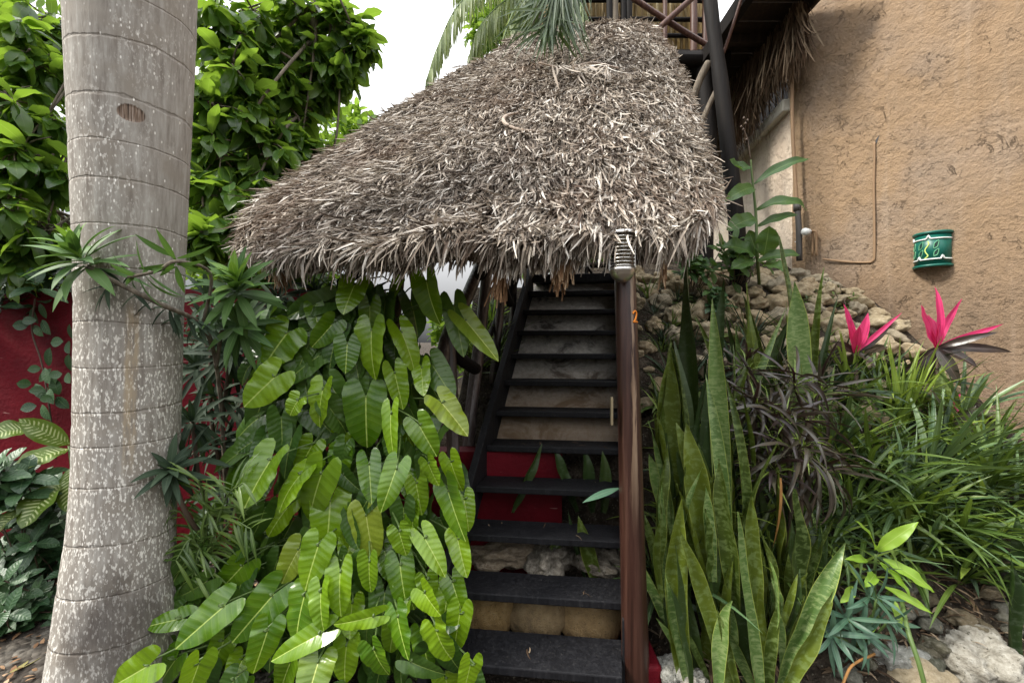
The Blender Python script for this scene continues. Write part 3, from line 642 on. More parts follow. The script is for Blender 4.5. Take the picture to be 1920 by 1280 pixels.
# ------------------------------------------------------------ royal palm trunk
prof = [(1345, 66, 352), (1290, 76, 346), (1200, 91, 338), (1100, 106, 331), (1000, 122, 332), (900, 130, 338), (750, 134, 342), (600, 136, 345), (450, 133, 350), (300, 127, 356), (150, 120, 362), (-20, 112, 369), (-260, 106, 374), (-700, 112, 366)]
palm = thing('palm_tree', 'thick grey ringed palm trunk with white lichen flecks at the left', 'tree', (-1.78, 2.03, 0))
cs, rs = [], []
for y, l, r_ in prof:
    al, ar = math.atan((l - 960) / F), math.atan((r_ - 960) / F); th = (al + ar) / 2; D = 2.70; rr = D * math.sin((ar - al) / 2)
    cs.append((D * math.sin(th), D * math.cos(th), EYE - (y - 640) / F * (D * math.cos(th) - rr * .75))); rs.append(rr)
cs = np.array(cs); zz = np.linspace(cs[0, 2], cs[-1, 2], 150)
cc = np.stack([np.interp(zz, cs[:, 2], cs[:, 0]), np.interp(zz, cs[:, 2], cs[:, 1]), zz], 1); cr2 = np.interp(zz, cs[:, 2], rs)
for _ in range(4): cr2[1:-1] = (cr2[:-2] + 2 * cr2[1:-1] + cr2[2:]) / 4; cc[1:-1] = (cc[:-2] + 2 * cc[1:-1] + cc[2:]) / 4
mb = MB(); na = 72; aa = np.linspace(0, 2 * np.pi, na + 1)
face = math.atan2(-cc[60, 0], -cc[60, 1])          # angle facing the camera (sin, cos)
ang = face + (aa - np.pi)
ridge = 1 - .012 * np.exp(-((((zz * 5.6) % 1) - .5) / .06) ** 2)
V = cc[:, None] + np.stack(np.broadcast_arrays(np.sin(ang)[None] * (cr2 * ridge)[:, None], np.cos(ang)[None] * (cr2 * ridge)[:, None], np.zeros((1, 1))), -1)
uv = np.stack(np.broadcast_arrays((aa / 6.2832)[None], zz[:, None]), -1)
mb.add(V, gridfaces(len(zz) - 1, na), uv); mb.build('trunk', TRUNK, palm)

# ------------------------------------------------------------ thatched roof
rows = [
 (0., [(480, 440, 3.1), (462, 460, 2.62), (518, 476, 2.36), (600, 464, 2.17), (720, 455, 2.03), (860, 438, 1.95), (1000, 448, 1.94), (1130, 440, 2.02), (1240, 430, 2.04), (1308, 420, 2.10), (1328, 396, 2.34), (1310, 400, 3.0)]),
 (.24, [(540, 388, 3.5), (494, 384, 2.95), (560, 396, 2.66), (660, 402, 2.46), (780, 400, 2.32), (900, 395, 2.24), (1020, 395, 2.18), (1140, 390, 2.18), (1240, 378, 2.25), (1304, 362, 2.42), (1326, 342, 2.66), (1308, 340, 3.3)]),
 (.5, [(680, 300, 4.0), (628, 292, 3.45), (685, 296, 3.16), (765, 296, 2.96), (855, 292, 2.83), (945, 288, 2.74), (1040, 283, 2.69), (1140, 277, 2.69), (1215, 269, 2.74), (1274, 259, 2.9), (1302, 246, 3.15), (1285, 255, 3.8)]),
 (.77, [(850, 185, 4.6), (792, 182, 3.98), (836, 178, 3.72), (892, 174, 3.56), (950, 168, 3.45), (1010, 163, 3.37), (1070, 157, 3.32), (1130, 152, 3.31), (1190, 149, 3.35), (1245, 146, 3.5), (1276, 146, 3.75), (1262, 155, 4.3)]),
 (.93, [(965, 112, 4.9), (925, 108, 4.42), (955, 103, 4.24), (990, 98, 4.1), (1030, 94, 4.0), (1070, 90, 3.93), (1110, 86, 3.9), (1150, 83, 3.9), (1190, 80, 3.93), (1228, 80, 4.03), (1244, 84, 4.2), (1236, 92, 4.6)]),
 (1., [(1010, 84, 5.0), (985, 78, 4.72), (1005, 72, 4.6), (1030, 68, 4.5), (1055, 65, 4.45), (1085, 62, 4.4), (1112, 59, 4.38), (1140, 56, 4.38), (1168, 54, 4.4), (1196, 53, 4.45), (1212, 57, 4.55), (1208, 66, 4.8)]),
 (1.12, [(1030, 150, 5.6), (1020, 150, 5.55), (1040, 150, 5.5), (1060, 150, 5.45), (1080, 150, 5.4), (1100, 150, 5.4), (1120, 150, 5.4), (1140, 150, 5.4), (1160, 150, 5.4), (1175, 150, 5.45), (1185, 150, 5.5), (1190, 150, 5.55)]),
]
ctrl = np.array([[P(*p) for p in r_] for _, r_ in rows])
NU, NV = 66, 54
tmp = np.array([bez(r_, NU + 1) for r_ in ctrl]); vs = np.array([v for v, _ in rows])
SURF = np.array([bez(tmp[:, i], NV + 1) for i in range(NU + 1)]).transpose(1, 0, 2)     # (v,u,3)
for j in range(NV + 1):
    for i in range(NU + 1):
        p = SURF[j, i]; SURF[j, i] = p + .035 * np.array([0, -.6, .8]) * mnoise.fractal(Vector(p * 2.2), 1, 2, 3)
dU = np.gradient(SURF, axis=1); dV = np.gradient(SURF, axis=0); NRM = nrm(np.cross(dU, dV))
roof = thing('thatched_roof', 'shaggy grey brown palm thatch roof sheltering the black stairs', 'roof', (.2, 2.6, 2.2))
mb = MB(); mb.add(SURF, gridfaces(NV, NU), rnd=rng.random((NV + 1, NU + 1)).ravel()); INN = SURF - NRM * .13
mb.add(INN, gridfaces(NV, NU)[:, ::-1])
e = np.stack([SURF[0], INN[0]], 1); mb.add(e, gridfaces(NU, 1))
for i, fl in ((0, 1), (NU, -1)):
    e = np.stack([SURF[:, i], INN[:, i]], 1); mb.add(e, gridfaces(NV, 1)[:, ::fl])
mb.build('thatch_core', THATCH_IN, roof)
def samp(u, v):
    x = u * NU; y = v * NV; i = np.clip(x.astype(int), 0, NU - 1); j = np.clip(y.astype(int), 0, NV - 1); fx = (x - i)[:, None]; fy = (y - j)[:, None]
    out = []
    for a in (SURF, NRM, dV):
        out.append(a[j, i] * (1 - fx) * (1 - fy) + a[j, i + 1] * fx * (1 - fy) + a[j + 1, i] * (1 - fx) * fy + a[j + 1, i + 1] * fx * fy)
    return out
area = np.linalg.norm(np.cross(dU, dV), axis=-1)[:-1, :-1]; area[int(NV * .9):] *= .25; area[:, :4] *= .5; area[:, -4:] *= .5
pr = (area / area.sum()).ravel(); N = 72000
idx = rng.choice(NU * NV, N, p=pr); v = (idx // NU + rng.random(N)) / NV; u = (idx % NU + rng.random(N)) / NU
p, nn, dv = samp(u, v); down = -nrm(dv); jit = rng.normal(0, 1, (N, 3))
clump = np.array([mnoise.noise(Vector(q * 5)) for q in p])
sidev = nrm(np.cross(down, nn))
wild = .09 + .42 * v ** 1.3
dr = down + nn * (.16 + .22 * rng.random(N))[:, None] + sidev * (rng.normal(0, 1, N) * wild + clump * .5)[:, None] + jit * .08
mb = MB()
LL = rng.uniform(.085, .19, N) * (1 + .2 * (u > .72) * (v < .35)) * np.interp(v, [0, .3, .6, 1], [1.25, 1.05, .78, .66]); LL[rng.random(N) < .04] *= 1.6
blades(mb, p + nn * rng.uniform(-.01, .03, N)[:, None], dr, nn, LL, rng.uniform(.006, .0148, N), STRAW, bend=rng.uniform(-.4, 1.7, N), fold=rng.uniform(-.5, .7, N), twist=rng.uniform(-1.3, 1.3, N), side=rng.normal(0, 1, N) * (.35 + .5 * v), nu=4, nv=2, rnd=np.clip(rng.beta(1.3, 1.5, N) + clump * .15 + .14 * np.clip((u - .6) / .3, 0, 1), 0, 1))
# eave fringe hanging past the edge
N = 5200; u = rng.uniform(.02, .98, N); v = rng.uniform(0, .05, N); p, nn, dv = samp(u, v); down = -nrm(dv)
hang = np.array([0, 0, -1.]); tuft = np.array([mnoise.noise(Vector((q[0] * 9, q[1] * 9, 3))) for q in p])
left = np.clip((.3 - u) / .3, 0, 1)
dr = down * (1.0 + left)[:, None] + hang * (.42 - .3 * left)[:, None] + rng.normal(0, .22, (N, 3)) - nn * rng.uniform(-.05, .15, N)[:, None]
blades(mb, p - nn * (rng.random(N) ** 1.5 * .12)[:, None], dr, nn, rng.uniform(.055, .135, N) * (1 + .6 * tuft) * np.where((u > .62) & (u < .73), .7, 1), rng.uniform(.006, .014, N), STRAW, bend=rng.uniform(-.3, .6, N), fold=rng.uniform(-.5, .6, N), twist=rng.uniform(-1, 1, N), nu=4, nv=2, rnd=rng.beta(2, 1.5, N))
mb.build('thatch', THATCH, roof)
# brown chopped ends under the eave
mb = MB(); N = 3200; u = rng.uniform(.03, .97, N); p, nn, dv = samp(u, np.zeros(N)); down = -nrm(dv)
tuft = np.array([mnoise.noise(Vector((q[0] * 6, q[1] * 6, 8))) for q in p]); keep = (tuft > .12) & ~((u > .60) & (u < .74)) & ~((u > .37) & (u < .50)); p, nn, down, tuft = p[keep], nn[keep], down[keep], tuft[keep]; N = len(p)
blades(mb, p - nn * rng.uniform(.09, .2, N)[:, None] - down * .05, down * .5 + [0, 0, -.9] + rng.normal(0, .14, (N, 3)), nn, rng.uniform(.06, .15, N) * (1 + .5 * tuft), rng.uniform(.006, .015, N), CHOP, bend=rng.uniform(-.2, .3, N), fold=rng.uniform(.2, .8, N), nu=3, nv=2)
mb.build('eave_ends', STRAWM, roof)
# rafters and eave pole under the thatch
for a, b in (((1168, 455, 2.12), (1150, 260, 3.2)), ((900, 480, 2.3), (985, 260, 3.4)), ((640, 500, 2.5), (860, 270, 3.7))):
    mb = MB(); A_, B_ = P(*a), P(*b); A_ = A_ - [0, 0, .1]; B_ = B_ - [0, -.12, .2]; tube(mb, bez([A_, (A_ + B_) / 2 + [0, .05, -.05], B_], 8), .035, 10); mb.build('rafter', DARKLOG, roof)
# lying dry stalk and dead fronds on the thatch
mb = MB(); pts = []
for px, py, d in ((972, 211, 3.0), (950, 217, 2.98), (944, 226, 2.95), (955, 237, 2.91), (985, 245, 2.86), (1025, 246, 2.85), (1062, 239, 2.87), (1092, 231, 2.9)): pts.append(P(px, py, d - .02))
tube(mb, bez(pts, 40), np.concatenate([np.linspace(.006, .013, 12), np.linspace(.013, .003, 28)]), 8)
tag(mb.build('dry_stalk', BONE, None, loc=pts[3]), 'curved bare tan palm stalk lying on the middle of the thatch', 'stalk')
df = thing('dead_frond', 'dead bleached palm frond crumpled on the upper thatch below the green frond', 'frond', P(1090, 150, 3.3))
mb = MB(); tube(mb, bez([P(1010, 118, 3.5), P(1060, 128, 3.4), P(1110, 118, 3.42), P(1160, 128, 3.4)], 20), .007, 6); mb.build('stalk', BONE, df)
mb = MB(); N = 70; b0 = np.array([P(x, 128 + 6 * math.sin(x), 3.33 - .0006 * abs(x - 1090)) for x in rng.uniform(1035, 1150, N)])
tg = np.array([P(x, y, d) for x, y, d in zip(rng.uniform(1040, 1150, N), rng.uniform(120, 178, N), rng.uniform(3.06, 3.2, N))])
blades(mb, b0, tg - b0 + rng.normal(0, .05, (N, 3)), (0, -.7, .7), rng.uniform(.14, .34, N), rng.uniform(.010, .018, N), STRAW, bend=rng.uniform(-.5, .9, N), twist=rng.uniform(-1, 1, N), side=rng.normal(0, .7, N), nu=6, nv=2, rnd=rng.uniform(.5, .92, N))
mb.build('leaflets', THATCH, df)

# ------------------------------------------------------------ palms with fronds
def frond(mbl, mbs, pts, n, L, W, hang=.5, n0=.12, side_len=None, stw=.012, cross=1., bend=.8):
    c = bez(pts, 80); tube(mbs, c, np.linspace(stw, stw * .3, 80), 6)
    T = nrm(np.gradient(c, axis=0))
    for sgn in (-1, 1):
        t = np.linspace(n0, .99, n) + rng.normal(0, .003, n); i = np.clip((t * 79).astype(int), 0, 79)
        S = nrm(np.cross(T[i], [0, 0, 1.])) * sgn
        d = T[i] * .55 + S * cross + np.array([0, 0, -hang]) + rng.normal(0, .10, (n, 3))
        ln = L * np.sin(np.clip(.25 + t * 2.6, 0, 3.0)) ** .6 * rng.uniform(.85, 1.1, n); ln = np.maximum(ln, L * .3)
        blades(mbl, c[i], d, (0, 0, 1), ln, W * rng.uniform(.8, 1.2, n), LANCE, bend=rng.uniform(.5, 1.2, n) * bend, fold=.35, twist=rng.normal(0, .3, n), nu=6, nv=2)
fr = thing('palm_frond', 'green palm frond hanging down over the top of the thatch', 'frond', P(1030, 60, 3.4))
a, b = MB(), MB()
c = bez([P(1130, -330, 3.75), P(1085, -190, 3.5), P(1055, -80, 3.42), P(1035, 10, 3.40), P(1025, 60, 3.42)], 60); tube(b, c, np.linspace(.016, .004, 60), 8)
N = 130; i = rng.integers(6, 60, N); b0 = c[i]; tx = rng.uniform(935, 1115, N); sp_ = (tx - 1030)
tg = np.array([P(x, y, d) for x, y, d in zip(tx, rng.uniform(70, 118, N) - .0026 * sp_ ** 2 * 1.0, 3.36 + rng.normal(0, .10, N))])
dd = tg - b0; LN = np.linalg.norm(dd, axis=1)
blades(a, b0, dd + rng.normal(0, .05, (N, 3)), (0, -1, .2), LN * rng.uniform(.85, 1.08, N), rng.uniform(.016, .030, N), LANCE, bend=rng.normal(0, .18, N), side=rng.normal(0, .15, N), fold=.3, twist=rng.normal(0, .6, N), nu=6, nv=2)
b.build('stalk', STEMG, fr); a.build('leaflets', PALML, fr)
fp = thing('coconut_palm', 'sunlit feathery palm rising behind the left side of the thatch', 'tree', P(1010, 640, 7.5) * [1, 1, 0])
a, b = MB(), MB(); tp = P(1010, -30, 7.0)
tube(b, bez([P(1010, 640, 7.5) * [1, 1, 0] + [0, 0, 1], (tp + P(1015, 500, 7.4)) / 2, tp], 12), np.linspace(.16, .09, 12), 12); b.build('trunk', BARKB, fp)
b = MB()
for pts in ([(1010, -30, 7), (930, -45, 6.8), (860, 10, 6.6), (820, 90, 6.5), (800, 150, 6.45)], [(1010, -30, 7), (950, 0, 6.9), (900, 50, 6.8), (880, 110, 6.8)],
            [(1010, -30, 7), (960, -60, 7.4), (900, -50, 7.9), (850, -10, 8.2)], [(1010, -30, 7), (970, 10, 6.7), (945, 70, 6.5), (935, 120, 6.5)], [(1010, -30, 7), (1050, -40, 6.6), (1090, 10, 6.3), (1110, 60, 6.2)], [(1010, -30, 7), (980, 30, 7.6), (960, 90, 7.9)],
            [(1010, -30, 7), (1030, -120, 7.2), (1080, -150, 7.6), (1150, -100, 8)], [(1010, -30, 7), (950, -130, 7.2), (860, -150, 7.4), (780, -80, 7.5)]):
    frond(a, b, [P(*q) for q in pts], 55, .62, .045, .85, cross=.75, stw=.02, bend=1.1)
b.build('frond_stalks', STEMG, fp); a.build('fronds', PALM_S, fp)
# ------------------------------------------------------------ stair railing (left) and landing rail
rail = thing('stair_railing', 'rustic dark log railing along the left side of the stairs', 'railing', P(890, 900, 3.2) * [1, 1, 0] + [0, 0, .5])
def log(parent, name, pts, r, m=GREYLOG, n=14):
    q = bez([P(*p) for p in pts], n); w_ = np.array([1 + .10 * mnoise.noise(Vector(x * 4)) for x in q]); mb = MB(); tube(mb, q, A(r, n) * w_, 12); return mb.build(name, m, parent)
log(rail, 'handrail', [(935, 435, 3.75), (902, 495, 3.5), (870, 570, 3.2), (838, 632, 3.0), (826, 700, 2.85)], .048)
log(rail, 'rail_post', [(918, 455, 3.55), (908, 560, 3.5), (897, 660, 3.38), (882, 780, 3.2), (876, 880, 3.1)], .046, GREYLOG)
log(rail, 'rail_post', [(950, 450, 3.85), (943, 530, 3.85), (932, 640, 3.75), (924, 720, 3.7)], .036)
log(rail, 'rail_post', [(965, 445, 4.2), (963, 560, 4.2), (957, 620, 4.1)], .030)
log(rail, 'rail_post', [(842, 620, 2.98), (846, 720, 2.95), (850, 860, 2.9), (852, 960, 2.86)], .042)
log(rail, 'brace', [(912, 480, 3.55), (935, 520, 3.7), (958, 572, 3.85)], .036, DARKLOG)
log(rail, 'brace', [(838, 648, 2.98), (862, 672, 3.1), (892, 692, 3.3)], .046, DARKLOG)
log(rail, 'lower_rail', [(975, 480, 4.35), (930, 600, 3.85), (888, 700, 3.3)], .024, DARKLOG)
log(rail, 'lower_rail', [(985, 455, 4.45), (975, 500, 4.3), (955, 560, 4.1)], .03, DARKLOG)
lr = thing('landing_railing', 'dark lattice railing across the top landing of the stairs', 'railing', P(1090, 520, 5.2))
for y in (472, 497): log(lr, 'rail', [(985, y, 5.2), (1070, y + 1, 5.25), (1180, y - 2, 5.2)], .036, DARKLOG)
for x in (1000, 1100, 1150): log(lr, 'baluster', [(x, 530, 5.24), (x, 440, 5.24)], .024, DARKLOG)
for x in (1020, 1075, 1125): log(lr, 'lattice_bar', [(x, 520, 5.22), (x + 50, 450, 5.22)], .016, DARKLOG); log(lr, 'lattice_bar', [(x + 40, 520, 5.27), (x - 10, 450, 5.27)], .016, DARKLOG)

# ------------------------------------------------------------ upper deck of the house
deck = thing('raised_deck', 'dark timber deck on logs with cane wall high above the thatch', 'deck', (2.2, 6.2, 2.4))
def plank(name, m, o, ax, ay, az, parent=deck, bv=.008):
    mb = MB(); obox(mb, o, ax, ay, az); ob = mb.build(name, m, parent, smooth=False); bevel(weld(ob), bv, 2); return ob
mb = MB()
for i in range(3): obox(mb, (.55, 6.05 + i * .30, 5.70), (2.15, 0, 0), (0, .29, 0), (0, 0, .05))
for i in range(17): obox(mb, (2.705, 4.5 + i * .30, 5.72), (.74, 0, 0), (0, .288, 0), (0, 0, .05))
mb.build('floor_boards', BOARD, deck, smooth=False)
for y in (4.55, 5.6, 6.7, 7.8): plank('joist', BOARD, (2.71, y, 5.60), (.70, 0, 0), (0, .09, 0), (0, 0, .118))
plank('fascia', BOARD, (3.45, 4.5, 5.56), (.05, 0, 0), (0, 5, 0), (0, 0, .26))
plank('side_beam', DARKLOG, (2.60, 4.5, 5.50), (.10, 0, 0), (0, 4.5, 0), (0, 0, .19))
log(deck, 'edge_beam', [(1010, 108, 6.0), (1180, 110, 6.0), (1365, 112, 5.9)], .10, DARKLOG)
plank('dark_void_panel', BOARD, (1.75, 6.55, 2.2), (1.33, 0, 0), (0, .06, 0), (0, 0, 3.45))  # dark boards added in place of the shadowed void under the deck
log(deck, 'main_post', [(1384, 560, 4.7), (1382, 430, 4.7), (1368, 300, 4.75), (1352, 160, 4.8), (1336, 40, 4.85), (1326, -60, 4.9)], np.linspace(.088, .070, 14), DARKLOG)
log(deck, 'inner_post', [(1322, 560, 5.9), (1322, 400, 5.9), (1328, 260, 5.9), (1318, 120, 6.0)], .11, DARKLOG)
log(deck, 'brace', [(1328, 118, 5.5), (1312, 150, 5.5), (1292, 205, 5.5)], .045, BARKB)
log(deck, 'brace', [(1345, 165, 5.4), (1326, 205, 5.4), (1308, 250, 5.4)], .032, BARKB)
log(deck, 'diagonal_strut', [(1355, 105, 5.0), (1372, 55, 4.9), (1396, -20, 4.8)], .018, REDLOG)
# cane wall with its frame
mb = MB(); obox(mb, (.45, 6.50, 5.76), (2.45, 0, 0), (0, .012, 0), (0, 0, 2.0)); mb.build('straw_panel', CANE, deck, smooth=False)
mb = MB()
for x in np.arange(.5, 2.85, .085): tube(mb, [(x + rng.normal(0, .008), 6.44 + rng.normal(0, .01), 5.78), (x + rng.normal(0, .02), 6.44, 7.7)], .015 + rng.random() * .010, 7, rnd=rng.random())
mb.build('canes', CANE, deck)
for z in (5.98, 6.22, 6.46, 6.74): log(deck, 'wall_rail', [(1010, 640 - (z - 1.7) * F / 6.36, 6.36), (1180, 640 - (z - 1.69) * F / 6.36, 6.36), (1340, 640 - (z - 1.7) * F / 6.36, 6.36)], .032, DARKLOG)
for px, w_, m in ((1142, .045, DARKLOG), (1152, .05, BARKB), (1168, .045, DARKLOG), (1178, .05, DARKLOG), (1246, .032, REDLOG), (1300, .050, REDLOG), (1322, .045, REDLOG)):
    log(deck, 'wall_post', [(px, 105, 6.2), (px + 1, 40, 6.2), (px, -90, 6.2)], w_, m)
log(deck, 'cross_brace', [(1180, -8, 5.95), (1260, 45, 5.95), (1348, 98, 5.95)], .038, REDLOG)
log(deck, 'cross_brace', [(1312, -15, 5.85), (1270, 22, 5.85), (1228, 60, 5.85)], .038, REDLOG)
th = thing('hanging_thatch', 'brown palm thatch fringe hanging from the deck eave beside the window', 'thatch', (3.4, 6, 5.6))
mb = MB(); N = 3400; yy = rng.uniform(5.0, 7.6, N); b0 = np.stack([3.40 + rng.uniform(-.10, .05, N), yy, 5.62 + rng.uniform(-.06, .06, N)], 1)
tf = np.array([mnoise.noise((y * 5, 2, 0)) for y in yy])
blades(mb, b0, np.array([0, 0, -1.]) + rng.normal(0, .11, (N, 3)), (0, -1, 0), rng.uniform(.4, .95, N) * (1 + .5 * tf) * (.75 + .25 * (yy - 5)), rng.uniform(.010, .024, N), STRAW, bend=rng.normal(0, .35, N), fold=.4, twist=rng.normal(0, .8, N), nu=5, nv=2)
mb.build('strands', FRINGE, th)

# ------------------------------------------------------------ wall pipes and sconce
dwl = nrm(near[0] - near[10]); nwl = np.array([dwl[1], -dwl[0]]);  nwl = nwl if nwl[1] < 0 else -nwl
def wp(px, py, off=.03):
    d = 6.586 / ((px - 960) / F + .571); p = P(px, py, d); return p + np.array([nwl[0], nwl[1], 0]) * off
pipe = thing('drain_pipe', 'tall ochre painted drain pipe running down the corner of the stucco house', 'pipe', wp(1500, 480))
q = [(1503, 40), (1500, 47), (1494, 55), (1492, 75), (1493, 150), (1494, 240), (1498, 320), (1503, 392)]
mb = MB(); tube(mb, bez([wp(x, y, .10) for x, y in q], 40), .021, 10); mb.build('pipe', OCHREP, pipe)
mb = MB(); tube(mb, bez([wp(x, y, .10) for x, y in ((1503, 388), (1506, 430), (1507, 490))], 10), .034, 10); mb.build('lower_pipe', DARKPIPE, pipe)
mb = MB(); tube(mb, [wp(1503, 384, .10), wp(1503, 398, .10)], .042, 12); mb.build('coupling', DARKPIPE, pipe)
con = thing('wall_conduit', 'thin ochre conduit running down the middle of the stucco wall and bending left', 'conduit', wp(1640, 490))
mb = MB(); tube(mb, bez([wp(x, y, .02) for x, y in ((1641, 268), (1641, 300), (1640, 350), (1641, 420), (1641, 478), (1638, 489), (1628, 492), (1590, 491), (1545, 486))], 60), .011, 9); mb.build('pipe', OCHREP, con)
mb = MB(); hx = wp(1641, 262, .004); blades(mb, [hx + [-.004, -.01, -.07]], (0.05, 0, 1), (nwl[0], nwl[1], 0), .11, .022, LANCE, side=.6, nu=5, nv=2); mb.build('wall_gash', BARS, con)
jb = thing('junction_box', 'small white junction box on short pipes at the base of the house corner', 'box', wp(1522, 437))
mb = MB(); c0 = wp(1519, 437, .10); tube(mb, [c0 + [-.035, -.03, 0], c0 + [.035, .01, 0]], .042, 14); mb.build('cap', WHITEP, jb)
mb = MB()
for x in (1527, 1534): tube(mb, bez([wp(x - 5, 434, .07), wp(x, 437, .05), wp(x, 450, .04), wp(x, 480, .04)], 12), .013, 8)
mb.build('pipe', OCHREP, jb)
mb = MB(); tube(mb, bez([wp(1516, 440, .08), wp(1508, 452, .1), wp(1500, 456, .12)], 8), .006, 6); mb.build('cable', WHITEP, jb)
SC = wp(1749, 470, .0); sco = thing('wall_sconce', 'green glazed half-round wall sconce with white bands and leaf cutouts', 'wall lamp', SC)
ph = math.atan2(nwl[1], nwl[0]); a0, a1 = ph - math.pi / 2, ph + math.pi / 2; H = .155; RR = .135
mb = MB(); lathe(mb, [(RR - .012, -H), (RR, -H), (RR, H), (RR - .012, H), (RR - .012, -H)], SC, 40, a0, a1); mb.build('shade', GREENP, sco)
for s in (-1, 1):
    mb = MB(); lathe(mb, [(RR - .02, s * (H - .012)), (RR + .012, s * (H - .006)), (RR + .016, s * (H + .008)), (RR + .008, s * (H + .018)), (RR - .02, s * (H + .016))][::s], SC, 40, a0, a1); mb.build('rim', GREENP, sco)
def onsc(a, z, o=.002): return SC + np.array([math.cos(ph + a) * (RR + o), math.sin(ph + a) * (RR + o), z])
# angle a: negative is towards the left in the picture if cross product says so
sl = 1 if (onsc(.3, 0)[0] > onsc(-.3, 0)[0]) else -1
for z, pk in ((.098, (-1.15, .05)), (-.100, (-.50, .80))):
    pts = []; mb = MB()
    for a in np.linspace(-1.5, 1.5, 90):
        b = min(abs(a - k) for k in pk); pts.append(onsc(sl * a, z + max(0, .034 - b * .30) * 1.0))
    tube(mb, pts, .0075, 6); mb.build('white_band', WHITEP, sco)
mb = MB(); tube(mb, bez([onsc(sl * a, z) for a, z in ((.02, .075), (.06, .045), (-.12, .0), (-.10, -.03), (.02, -.065), (-.16, -.092))], 40), .0055, 6); mb.build('painted_vine', LIMEP, sco)
for ca in (-1.0, .42, -.42):
    for z0, z1 in ((-.075, -.005), (.0, .075)):
        mb = MB(); tube(mb, bez([onsc(sl * a, z) for a, z in ((ca - .10, z0), (ca + .10, z0 + .018), (ca + .16, z1), (ca - .06, z1 - .026), (ca - .10, z0))], 30), .0034, 5); mb.build('painted_leaf', LGREEN, sco)
        mb = MB(); q = [onsc(sl * a, z, .001) for a, z in ((ca - .07, z0 + .008), (ca + .085, z0 + .024), (ca + .13, z1 - .008), (ca - .035, z1 - .03))]; mb.add(q, np.array([[0, 1, 2, 3]])); mb.build('leaf_cutout', DGREEN, sco)

# ------------------------------------------------------------ trees
def clump(mb, tw, c, r, n, L, hub=None, Wr=.42, bend=(.2, 1.), droop=.35):
    c = np.asarray(c, float); ns = max(2, n // 7)
    for _ in range(ns):
        o = rng.normal(0, 1, 3); o /= np.linalg.norm(o); o *= r * rng.uniform(.35, 1.0); o[1] *= .7
        e = c + o
        if hub is not None:
            h = np.asarray(hub, float); mid = (h + e) / 2 + rng.normal(0, .08, 3); tube(tw, bez([h, mid, e], 7), np.linspace(.012, .004, 7), 5)
        else:
            tube(tw, bez([c + rng.normal(0, .05, 3), c + o * .5 + [0, 0, .04], e], 6), np.linspace(.009, .003, 6), 5)
        ax = nrm(o + np.array([0, -.2, .1]) * r); k = rng.integers(5, 10); th = rng.uniform(.4, 1.7, k); az = rng.uniform(0, 6.28, k)
        p = nrm(np.cross(ax, [0.1, .2, 1])); q = np.cross(ax, p)
        d = ax * np.cos(th)[:, None] + (p * np.cos(az)[:, None] + q * np.sin(az)[:, None]) * np.sin(th)[:, None] + np.array([0, 0, -droop])
        blades(mb, e - ax * rng.uniform(0, .10, k)[:, None], d, nrm(np.array([0, 0, 1.]) + rng.normal(0, .35, (k, 3))), L * rng.uniform(.7, 1.15, k), L * Wr * rng.uniform(.8, 1.2, k), ELLIP, bend=rng.uniform(*bend, k), fold=rng.uniform(.05, .45, k), wave=.05, twist=rng.normal(0, .3, k), nu=7, nv=2)
def tree(name, label, trunkpts, tr, clumps, n, L, leafm, cat='tree', droop=.35, Wr=.42):
    base = np.array(trunkpts[0], float); t = thing(name, label, cat, base)
    mb = MB(); pts = bez(trunkpts, 16); tube(mb, pts, np.linspace(tr, tr * .4, 16), 10)
    cb = MB(); top = pts[-1]
    for c in clumps:
        cc_ = P(*c[:3]); r = c[3] / F * c[2]; s = pts[rng.integers(6, 16)]
        tube(mb, bez([s, (s + cc_) / 2 + rng.normal(0, .12, 3), cc_], 9), np.linspace(tr * .16, .007, 9), 7)
        clump(cb, mb, cc_, r, int(n * (c[4] if len(c) > 4 else 1)), L, None, Wr, droop=droop)
    mb.build('trunk', BARKB, t); cb.build('crown', leafm, t); return t
g0 = lambda x, y: np.array([x, y, float(gz(x, y))])
tree('broadleaf_tree', 'dense broadleaf tree with large glossy leaves between trunk and thatch', [g0(-2.3, 4.3), (-2.25, 4.25, 2.2), (-2.0, 4.1, 3.6), (-1.8, 4.0, 5.2)], .10,
     [(400, 40, 3.6, 75), (470, 30, 3.8, 80), (560, 30, 4., 75), (635, 40, 4., 55), (672, 75, 4.0, 38), (430, 130, 3.5, 75), (500, 120, 3.9, 75), (575, 105, 4., 70), (640, 120, 4.0, 45), (400, 210, 3.4, 70), (470, 215, 3.6, 75), (530, 190, 3.9, 60), (600, 160, 4.1, 45), (420, 290, 3.4, 70), (500, 280, 3.6, 70), (565, 262, 3.9, 52), (600, 300, 4.1, 38), (400, 370, 3.3, 65), (470, 350, 3.5, 65), (540, 320, 3.8, 45), (390, 440, 3.2, 55), (440, 420, 3.3, 50), (450, 110, 4.9, 110), (560, 60, 5.0, 90), (420, 300, 4.8, 110), (400, 420, 4.8, 80)], 100, .25, TREE, droop=.7)
tree('broadleaf_tree', 'broadleaf tree filling the upper left corner behind the palm trunk', [g0(-4.2, 4.4), (-4.1, 4.4, 2.2), (-3.9, 4.2, 3.8), (-3.8, 4.2, 5.6)], .11,
     [(10, 60, 3.6, 80), (70, 40, 3.9, 70), (60, 120, 3.6, 60), (10, 190, 3.4, 75), (80, 230, 3.5, 55), (30, 290, 3.3, 70), (95, 330, 3.5, 50), (20, 390, 3.2, 70), (85, 430, 3.4, 55), (30, 470, 3.3, 60), (-60, 200, 3.5, 90), (-70, 400, 3.3, 90), (-60, 30, 3.8, 90), (60, 380, 4.6, 90), (20, 180, 4.8, 100), (110, 470, 4.2, 50)], 90, .25, TREE, droop=.7)
